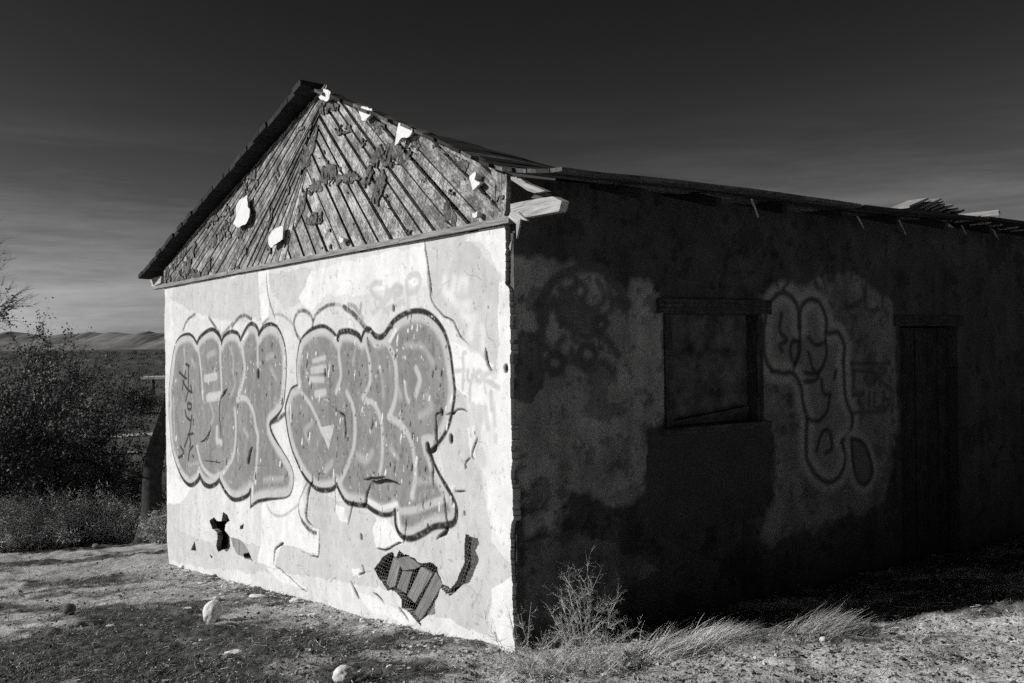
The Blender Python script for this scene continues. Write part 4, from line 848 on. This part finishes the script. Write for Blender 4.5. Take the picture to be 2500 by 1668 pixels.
for (px, py, wd, hp, rt, lab) in ((568, 1598, 52, 11, .12, 'long white plaster strip lying on the dirt below the boulder'), (628, 1460, 44, 12, -.05, 'white plaster chip on the grass between boulder and wall'), (722, 1470, 34, 12, .1, 'oval white plaster chip close to the wall foot'),
                              (448, 1388, 26, 14, .5, 'white plaster lump leaning against the far corner of the wall'), (566, 1405, 26, 12, .1, 'pale lump of plaster just under the torn hole'), (458, 1488, 22, 8, .1, 'thin pale chip on the grass left of the boulder'), (541, 1455, 10, 12, .9, 'tiny upright chip behind the boulder'),
                              (952, 1635, 22, 14, .1, 'stubby white chip at the bottom edge right of the rock'), (1000, 1640, 30, 12, .15, 'jagged white chip at the bottom edge near the shrub'), (585, 1622, 14, 9, 0, 'small pale pebble under the plaster strip'), (885, 1520, 14, 14, .3, 'small pale pebble below the wall on dark grass'), (270, 1530, 24, 6, .05, 'thin pale flake on the grass near the chip of dark rock')):
    stone('plaster_chip', lab, 'plaster chip', px, py, wd, hp, M['chip'], rt, px % 37, dpx=wd * .7, sink=.2, group='plaster chips fallen from the wall', flat=True)

# loose grit
n = 34000; t = rng.uniform(-.36, .34, n); s_ = 12.3 + rng.exponential(2.2, n); gx = t * s_; gy = s_ - 8
inhouse = lambda x, y: ((x - CN[0]) * U[0] + (y - CN[1]) * U[1] > -.02) & ((x - CN[0]) * V[0] + (y - CN[1]) * V[1] > -.02)
ok = ~inhouse(gx, gy); gx, gy = gx[ok], gy[ok]; n = len(gx)
gz = height(gx, gy) + .012
oct_ = np.array([(1, 0, 0), (0, 1, 0), (-1, 0, 0), (0, -1, 0), (0, 0, .7), (0, 0, -.7)], float)
sz = rng.lognormal(-5.4, .55, n).clip(.0015, .018)
pv = (oct_[None] * (sz[:, None, None] * rng.uniform(.6, 1.5, (n, 6, 1))) + np.stack([gx, gy, gz], -1)[:, None]).reshape(-1, 3)
of = np.array([(0, 1, 4), (1, 2, 4), (2, 3, 4), (3, 0, 4), (1, 0, 5), (2, 1, 5), (3, 2, 5), (0, 3, 5)]); pf = (of[None] + (np.arange(n) * 6)[:, None, None]).reshape(-1, 3)
me = mesh_np('gravel', pv, pf); attr(me, 'alb', np.repeat(rng.choice([.06, .14, .3, .45], n, p=[.35, .3, .27, .08]), 6))
tag(link('gravel', me, M['ground']), kind='stuff')

# crumbs of plaster along the foot of the gable, straws and twigs over the dirt
n = 900; a_ = rng.uniform(.05, 6.8, n); o_ = -.015 - rng.exponential(.22, n); P_ = W3(a_, o_, 0 * a_); gx, gy = P_[:, 0], P_[:, 1]; gz = height(gx, gy) + .008
sz = rng.lognormal(-4.6, .55, n).clip(.004, .035)
pv = (oct_[None] * (sz[:, None, None] * rng.uniform(.5, 1.5, (n, 6, 1))) * np.array([1.2, 1.2, .5]) + np.stack([gx, gy, gz], -1)[:, None]).reshape(-1, 3)
pf = (of[None] + (np.arange(n) * 6)[:, None, None]).reshape(-1, 3); me = mesh_np('plaster_rubble', pv, pf); attr(me, 'alb', np.repeat(rng.choice([.2, .4, .58], n), 6)); tag(link('plaster_rubble', me, M['ground']), kind='stuff')
n = 5200; t = rng.uniform(-.36, .34, n); s_ = 12.3 + rng.exponential(2.4, n); gx = t * s_; gy = s_ - 8; ok = ~inhouse(gx, gy); gx, gy = gx[ok], gy[ok]; n = len(gx)
a_ = rng.uniform(0, 2 * math.pi, n); L_ = rng.lognormal(-3.2, .5, n).clip(.012, .14) / 2; dx, dy = np.cos(a_) * L_, np.sin(a_) * L_
rad_ = rng.uniform(.0008, .0022, n); z1, z2 = height(gx - dx, gy - dy), height(gx + dx, gy + dy)
v, f = tubes((np.stack([gx - dx, gy - dy, z1 + .03], -1), np.stack([gx + dx, gy + dy, z2 + rng.uniform(.015, .05, n)], -1), rad_, rad_ * .6))
me = mesh_np('straw_litter', v, f); attr(me, 'alb', np.repeat(rng.choice([.05, .16, .34, .55], n), 6)); tag(link('straw_litter', me, M['ground']), kind='stuff')

# ------------------------------------------------------------------ dry grass, tufts, shrubs
def blades(base, dirv, length, width, bend, seg=3):
    """curved grass blades as tapered ribbons"""
    n = len(base); side = np.cross(dirv, rng.normal(size=(n, 3))); side /= np.linalg.norm(side, axis=1, keepdims=True)
    vs = []
    for k in range(seg + 1):
        f = k / seg; p = base + dirv * (length * f)[:, None] + bend * ((f ** 2) * length)[:, None]
        wv = (width * (1 - .85 * f))[:, None] * side; vs += [p - wv, p + wv]
    vs = np.stack(vs, 1).reshape(-1, 3); b = (np.arange(n) * 2 * (seg + 1))[:, None]
    fs = np.concatenate([b + np.array([[2 * k, 2 * k + 1, 2 * k + 3, 2 * k + 2]]) for k in range(seg)]); return vs, fs
n = 330000; t = rng.uniform(-.62, .36, n); s_ = 12.2 + 10 * rng.uniform(0, 1, n) ** 1.7; gx = t * s_; gy = s_ - 8
prob = .06 + .94 * cover_shade(gx, gy) ** 1.1 * sstep(-.6, .2, fbm(gx * 7, gy * 7, 500, 3)); ok = (rng.uniform(0, 1, n) < prob) & ~inhouse(gx, gy); gx, gy = gx[ok], gy[ok]; n = len(gx)
d = np.column_stack([rng.normal(.25, .5, n), rng.normal(0, .5, n), np.full(n, .8)]); d /= np.linalg.norm(d, axis=1, keepdims=True)
v_, f_ = blades(np.column_stack([gx, gy, height(gx, gy)]), d, rng.uniform(.02, .085, n), rng.uniform(.0010, .0022, n), np.column_stack([rng.normal(.3, .3, n), rng.normal(0, .3, n), np.full(n, -.3)]), 2)
me = mesh_np('dry_grass', v_, f_); attr(me, 'alb', np.repeat(rng.choice([.04, .09, .2, .42], n, p=[.36, .3, .22, .12]), 6))
M['grass'] = mat_attr('dry_grass', .1, 60, 0, 60)
tag(link('dry_grass', me, M['grass']), kind='stuff')

def tuft(label, bpx, tpx, n, spread, group='dry grass tufts along the shade edge', alb=.8):
    b = ghit(*bpx); k = b[1] / F; lean = np.array([(tpx[0] - bpx[0]) * k, .03, (bpx[1] - tpx[1]) * k]); L = np.linalg.norm(lean)
    base = np.column_stack([rng.normal(0, spread, n), rng.normal(0, spread, n), np.full(n, -.01)])
    d = lean / L + np.column_stack([rng.normal(-.1, .22, n), rng.normal(0, .25, n), rng.normal(.12, .18, n)]); d /= np.linalg.norm(d, axis=1, keepdims=True)
    n0 = n; v, f = blades(base, d, L * rng.uniform(.3, .95, n), rng.uniform(.0010, .0020, n), np.column_stack([rng.normal(.28, .15, n), rng.normal(0, .1, n), rng.normal(-.22, .1, n)]), 4)
    me = mesh_np('grass_tuft', v, f); attr(me, 'alb', np.repeat(rng.uniform(.5, 1.1, n) * alb, 10)); return tag(link('grass_tuft', me, M['grass'], None, tuple(b)), label, 'grass tuft', group)
tuft('windblown pale grass tuft nearest the twiggy shrub', (1600, 1602), (1690, 1532), 1000, .055)
tuft('long windblown grass tuft arching right, second from the shrub', (1722, 1570), (1800, 1512), 1000, .055)
tuft('low dark-bellied grass tuft just right of the arching one', (1830, 1556), (1890, 1530), 420, .07, alb=.4)
tuft('bushy leaning grass tuft behind the pale pointed rock', (2000, 1545), (2085, 1486), 900, .08, alb=.5)
tuft('tall upright wisp of grass at the far shade edge', (2256, 1492), (2262, 1450), 140, .02, alb=.3)
tuft('small spiky grass clump between the leaning tuft and the upright wisp', (2136, 1508), (2146, 1484), 120, .02, alb=.3)
tuft('short ragged grass clump just left of the upright wisp', (2200, 1502), (2215, 1484), 120, .04, alb=.3)
tuft('short ragged grass clump just right of the upright wisp', (2315, 1488), (2325, 1468), 120, .04, alb=.3)
tuft('thin sparse grass sprig between the shrub and the first tuft', (1560, 1585), (1590, 1540), 30, .02, alb=.34)

def twigs(stems, levels, kids, lenf, ang, rad, curl=.25, seed=0):
    r_ = np.random.default_rng(seed); out = ([], [], [], [])
    def grow(p, d, L, r, lev):
        ns = 4 if lev < levels else 2; pts = [p]; dd = d
        for i in range(ns):
            dd = dd + r_.normal(0, curl / 2, 3); dd = dd / np.linalg.norm(dd); q = pts[-1] + dd * L / ns
            ra = r * (1 - .6 * i / ns); rb = r * (1 - .6 * (i + 1) / ns)
            out[0].append(pts[-1]); out[1].append(q); out[2].append(ra); out[3].append(rb); pts.append(q)
            if lev < levels:
                for _ in range(r_.poisson(kids / ns)):
                    e = dd + r_.normal(0, ang, 3); e /= np.linalg.norm(e); grow(q + 0, e, L * lenf * r_.uniform(.6, 1.2), rb * .7, lev + 1)
    for p, d, L in stems: grow(np.array(p, float), np.array(d, float) / np.linalg.norm(d), L, rad, 0)
    return [np.array(q) for q in out]
M['twig'] = mat_simple('dry_twig', .55, .3, 40, 0)
M['bark'] = mat_simple('dark_bark', .035, .5, 14, .8, 30)
M['leaf'] = mat_simple('grey_leaf', .07, .5, 3, 0, rough=.7)
M['leaf_grey'] = mat_simple('grey_green_leaf', .13, .6, 2, 0, rough=.6)
M['leaf_dark'] = mat_simple('dark_leaf', .05, .6, 2, 0, rough=.6)
M['scrub'] = mat_simple('dry_scrub', .38, .5, 3, 0)
def dry_shrub(label, bpx, stems_px, seed, kids=9, group=None):
    b = ghit(*bpx); k = b[1] / F; st = []
    for (x, y, dx, dy, dz) in stems_px:
        st.append((((x - bpx[0]) * k, y, 0), (dx, dy, dz), math.sqrt(dx * dx + dy * dy + dz * dz) * k))
    sg = twigs(st, 2, kids, .34, .75, .0026, .22, seed); v, f = tubes(sg); return tag(link('dry_shrub', mesh_np('dry_shrub', v, f), M['twig'], None, tuple(b)), label, 'shrub', group)
dry_shrub('tall bare twiggy shrub standing against the dark wall', (1428, 1612), [(1420, 0, 50, 0, 200), (1430, 0, -10, 10, 190), (1425, .02, -40, 0, 165), (1435, 0, 90, 10, 130), (1440, 0, 110, -10, 90), (1410, -.03, -80, 10, 110), (1440, -.02, 60, -30, 120), (1405, .02, -30, 30, 140), (1420, 0, 20, 0, 165), (1430, 0, 30, 20, 110), (1425, -.04, -60, -40, 80), (1400, 0, -30, 0, 110), (1450, 0, 70, 20, 75), (1415, -.02, -15, -30, 90), (1435, 0, 20, 0, 140), (1395, 0, -55, 0, 75)], 11, 13)
dry_shrub('low tangled twiggy shrub at the corner of the house', (1290, 1625), [(1285, 0, 10, 0, 150), (1270, 0, -20, 0, 120), (1300, 0, 25, 10, 120), (1310, .02, 60, 0, 95), (1260, 0, -60, 0, 90), (1240, 0, -50, 0, 110), (1330, 0, 60, -10, 80), (1230, -.03, -70, 0, 60), (1290, -.05, 0, -60, 80), (1350, -.03, 40, -40, 70)], 12, 11)
dry_shrub('flat mat of dry twigs in front of the two twiggy shrubs', (1370, 1660), [(1340, 0, -60, 0, 60), (1360, 0, 30, 0, 70), (1390, 0, 60, 10, 60), (1420, 0, 80, 0, 60), (1440, 0, 100, 0, 45), (1310, 0, -80, 0, 55), (1290, 0, -90, 0, 45), (1460, 0, 70, 0, 50), (1380, -.03, 0, 0, 70)], 13, 12)

r2 = np.random.default_rng(77)
dry_shrub('pale bushy heap of dead twigs spreading at the foot of the two twiggy shrubs', (1380, 1640), [(1380 + r2.uniform(-170, 160), r2.uniform(-.12, .06), r2.normal(0, 45), r2.normal(0, 25), r2.uniform(25, 75)) for _ in range(46)], 14, 13)
def shrub(name, label, cat, pos, rx, h, nst, nleaf, lsize, lmat, seed, aspect=.6, bmat='bark', group=None, lev=2, rad=.02, kids=7, lenf=.3):
    r_ = np.random.default_rng(seed); st = []
    for i in range(nst):
        a = 2 * math.pi * (i * .618 % 1); q = (i + .5) / nst; q = (.1 + .9 * q) ** .7; tip = np.array([math.cos(a) * rx * q, math.sin(a) * rx * q, h * (1 - .45 * q * q) * r_.uniform(.6, 1)])
        st.append(((r_.normal(0, .06 * rx), r_.normal(0, .06 * rx), -.05), tip, np.linalg.norm(tip)))
    sg = twigs(st, lev, kids, lenf, .7, rad, .3, seed + 1); v, f = tubes(sg)
    root = tag(empty(name, tuple(pos)), label, cat, group)
    link('branches', mesh_np('branches', v, f), M[bmat], root)
    if nleaf:
        thin = sg[2] < rad * .5; P = np.concatenate([sg[0][thin], sg[1][thin]]); c = P[r_.integers(0, len(P), nleaf)] + r_.normal(0, lsize * 1.6, (nleaf, 3)); c = c[c[:, 2] > .02]
        v, f = leaf_quads(c, lsize * r_.uniform(.5, 1.3, len(c)), aspect=aspect); link('foliage', mesh_np('foliage', v, f), lmat, root)
    return root
def at(px, dist, extra=0.0):
    r = ray(px, 850); p = r * dist; return np.array([p[0], p[1], float(height(p[0], p[1])) + extra])
mg = 'bushes beyond the slope left of the house'
shrub('mesquite_bush', 'tallest dark bush rising above the skyline at the left', 'bush', at(15, 17), 1.75, 3.55, 90, 90000, .024, M['leaf_grey'], 21, group=mg, rad=.022, kids=10)
shrub('mesquite_bush', 'broad dark bush standing just right of the tallest bush', 'bush', at(165, 19), 1.6, 2.7, 60, 46000, .026, M['leaf_dark'], 22, group=mg, rad=.03, kids=9)
shrub('mesquite_bush', 'rounded dark bush between the broad bush and the dead trunk', 'bush', at(245, 23), 1.3, 2.4, 50, 34000, .028, M['leaf_dark'], 25, group=mg, rad=.025, kids=9)
shrub('mesquite_bush', 'low dark bush behind the dead leaning trunk', 'bush', ghit(330, 1010), 2.6, 2.2, 26, 9000, .06, M['leaf_dark'], 23, group=mg, rad=.03, kids=8)
shrub('mesquite_bush', 'dark bush at the left edge under the tallest bush', 'bush', at(-40, 15), 1.3, 2.2, 24, 15000, .024, M['leaf_dark'], 24, group=mg, rad=.025, kids=8)
for i, (px, dist, rx, h, lab) in enumerate(((60, 14.6, .75, .95, 'grey dry scrub bush at the left edge of the slope'), (130, 14.2, .6, .8, 'grey dry scrub bush above the dark round rock'), (235, 15.0, .7, .85, 'grey dry scrub bush behind the little pale rock'), (300, 14.6, .5, .6, 'small grey scrub bush left of the dead trunk'), (398, 13.6, .3, .5, 'small grey scrub bush right against the house corner'), (180, 16.2, .8, .9, 'grey scrub bush half hidden behind the front row'), (5, 14.0, .6, .8, 'grey scrub bush cut by the left edge'))):
    shrub('scrub_bush', lab, 'bush', at(px, dist), rx, h, 60, 6500, .03, M['scrub'], 31 + i, aspect=.14, bmat='scrub', group='grey scrub at the top of the slope', rad=.005, kids=8)
# dead leaning trunk
b = at(352, 14.0)
tr = [(-.02, 0, -.3, .2), (0, 0, .1, .16), (.04, .02, .45, .145), (.1, .02, .9, .135), (.18, .03, 1.35, .12), (.27, .03, 1.8, .1), (.34, .02, 2.15, .07), (.44, 0, 2.5, .04)]
T_ = np.array(tr); Q = spline(T_, .06); nq, ns = len(Q), 18; an = np.linspace(0, 2 * math.pi, ns, endpoint=False); vs = []
for i in range(nq):      # one gnarled trunk with ridged bark
    rr = Q[i, 3] * (1 + .16 * fbm(np.cos(an) * 1.3 + 5, np.sin(an) * 1.3 + Q[i, 2] * 1.1, 701, 3) + .12 * fbm(an * 3.2, 0 * an + Q[i, 2] * 1.4, 711, 3))
    cx_ = Q[i, 0] + .035 * math.sin(Q[i, 2] * 4.1); vs += [(cx_ + r * math.cos(a), Q[i, 1] + r * math.sin(a), Q[i, 2]) for r, a in zip(rr, an)]
f = [(i * ns + k, i * ns + (k + 1) % ns, (i + 1) * ns + (k + 1) % ns, (i + 1) * ns + k) for i in range(nq - 1) for k in range(ns)]
dt = tag(empty('dead_tree', tuple(b)), 'dark dead tree trunk leaning behind the far corner of the house', 'tree'); link('trunk', mesh_np('trunk', vs, f, True), M['bark'], dt)
for st_, sd_ in ((((.08, .02, .7), (-.3, 0, .6), .5), 51), (((.22, 0, 1.5), (.5, .2, .7), 1.0), 52), (((.32, 0, 2.0), (.3, -.2, .8), 1.0), 53)):
    v, f = tubes(twigs([st_], 2, 5, .4, .6, .025, .3, sd_), 4); link('branch', mesh_np('branch', v, f), M['bark'], dt)
# tree outside the left edge, one feathery branch reaching in
tb = np.array([-8.6, 13.6, 0]); tb[2] = height(tb[0], tb[1]); ft = tag(empty('feathery_tree', tuple(tb)), 'feathery tree reaching one drooping branch in from the left edge', 'tree')
P = np.array([(0, 0, -.1, .14), (.05, 0, .8, .12), (-.02, .05, 1.6, .1), (.1, .05, 2.4, .08), (.2, .05, 3.2, .05)]); v, f = tubes((P[:-1, :3], P[1:, :3], P[:-1, 3], P[1:, 3]), 8); link('trunk', mesh_np('trunk', v, f, True), M['bark'], ft)
st = [((.1, .05, 2.4), (1.25, 0, 1.3), 1.95), ((.1, .05, 2.6), (1.2, .1, 1.1), 1.75), ((.1, 0, 2.3), (1.1, 0, 1.25), 1.8), ((.1, .05, 2.7), (1.3, -.1, .95), 1.7)] + [((.15, .05, 2.8), (math.cos(a) * .9, math.sin(a) * .9, .9), 1.3) for a in (1.7, 2.5, 3.3, 4.2)]
sg = twigs(st, 2, 24, .32, .4, .013, .15, 61); v, f = tubes(sg); link('crown', mesh_np('crown', v, f), M['bark'], ft)

# scrub dotted over the plain, too many to count
n = 2400; dist = np.exp(rng.uniform(math.log(70), math.log(1800), n)); t = rng.uniform(-.75, -.2, n); gx, gy = t * dist, dist
h = rng.uniform(.35, 1.2, n) * np.clip(dist / 300, .8, 2.5); m_ = 40
c = np.stack([gx, gy, height(gx, gy)], -1)[:, None] + rng.normal(0, .45, (n, m_, 3)) * np.stack([h * 1.2, h * 1.2, h * .0], -1)[:, None]; c[:, :, 2] += rng.uniform(.1, 1, (n, m_)) * h[:, None]
v, f = leaf_quads(c.reshape(-1, 3), np.repeat(h * .13, m_), aspect=.8); tag(link('desert_scrub', mesh_np('desert_scrub', v, f), M['leaf']), kind='stuff')
# pale dirt track on the plain, and a flat roofed shelter
def strip(name, pts, wd, mat):
    P = np.array(pts); ns = 14; q = np.column_stack([np.interp(np.linspace(0, 1, ns), np.linspace(0, 1, len(P)), P[:, i]) for i in (0, 1)])
    d = np.gradient(q, axis=0); d /= np.linalg.norm(d, axis=1, keepdims=True); s2 = np.column_stack([-d[:, 1], d[:, 0]]) * wd / 2
    vs = np.vstack([np.column_stack([q + s2, height(*(q + s2).T) + .06]), np.column_stack([q - s2, height(*(q - s2).T) + .06])]); i = np.arange(ns - 1)
    return tag(link(name, mesh_np(name, vs, np.column_stack([i, i + 1, ns + i + 1, ns + i])), mat), kind='structure')
M['track'] = mat_simple('pale_track', .42, .25, .5, 0)
a, b, c = ghit(250, 1070), ghit(330, 1064), ghit(430, 1058); strip('dirt_track', [a[:2], b[:2], c[:2]], 2.2, M['track'])
a, b = ghit(240, 1110), ghit(420, 1104); strip('path', [a[:2], b[:2]], .5, M['track'])
sb = ghit(378, 968); k = sb[1] / F; sh = tag(empty('shelter', tuple(sb)), 'far white flat-roofed shelter on a thin post beside the house corner', 'shelter')
hz = (968 - 922) * k
box3('roof', (24 * k, 0, hz), np.array([48 * k, 0, 0]), np.array([0, 1.2, 0]), np.array([0, 0, 3.2 * k]), M['stucco'], sh, orig=np.zeros(3))
for x in (-3, 60): box3('post', (x * k, 0, hz / 2 - .1), np.array([0, 0, hz / 2 + .1 - 4 * k]), np.array([2.2 * k, 0, 0]), np.array([0, 2.2 * k, 0]), M['bark'], sh, orig=np.zeros(3))
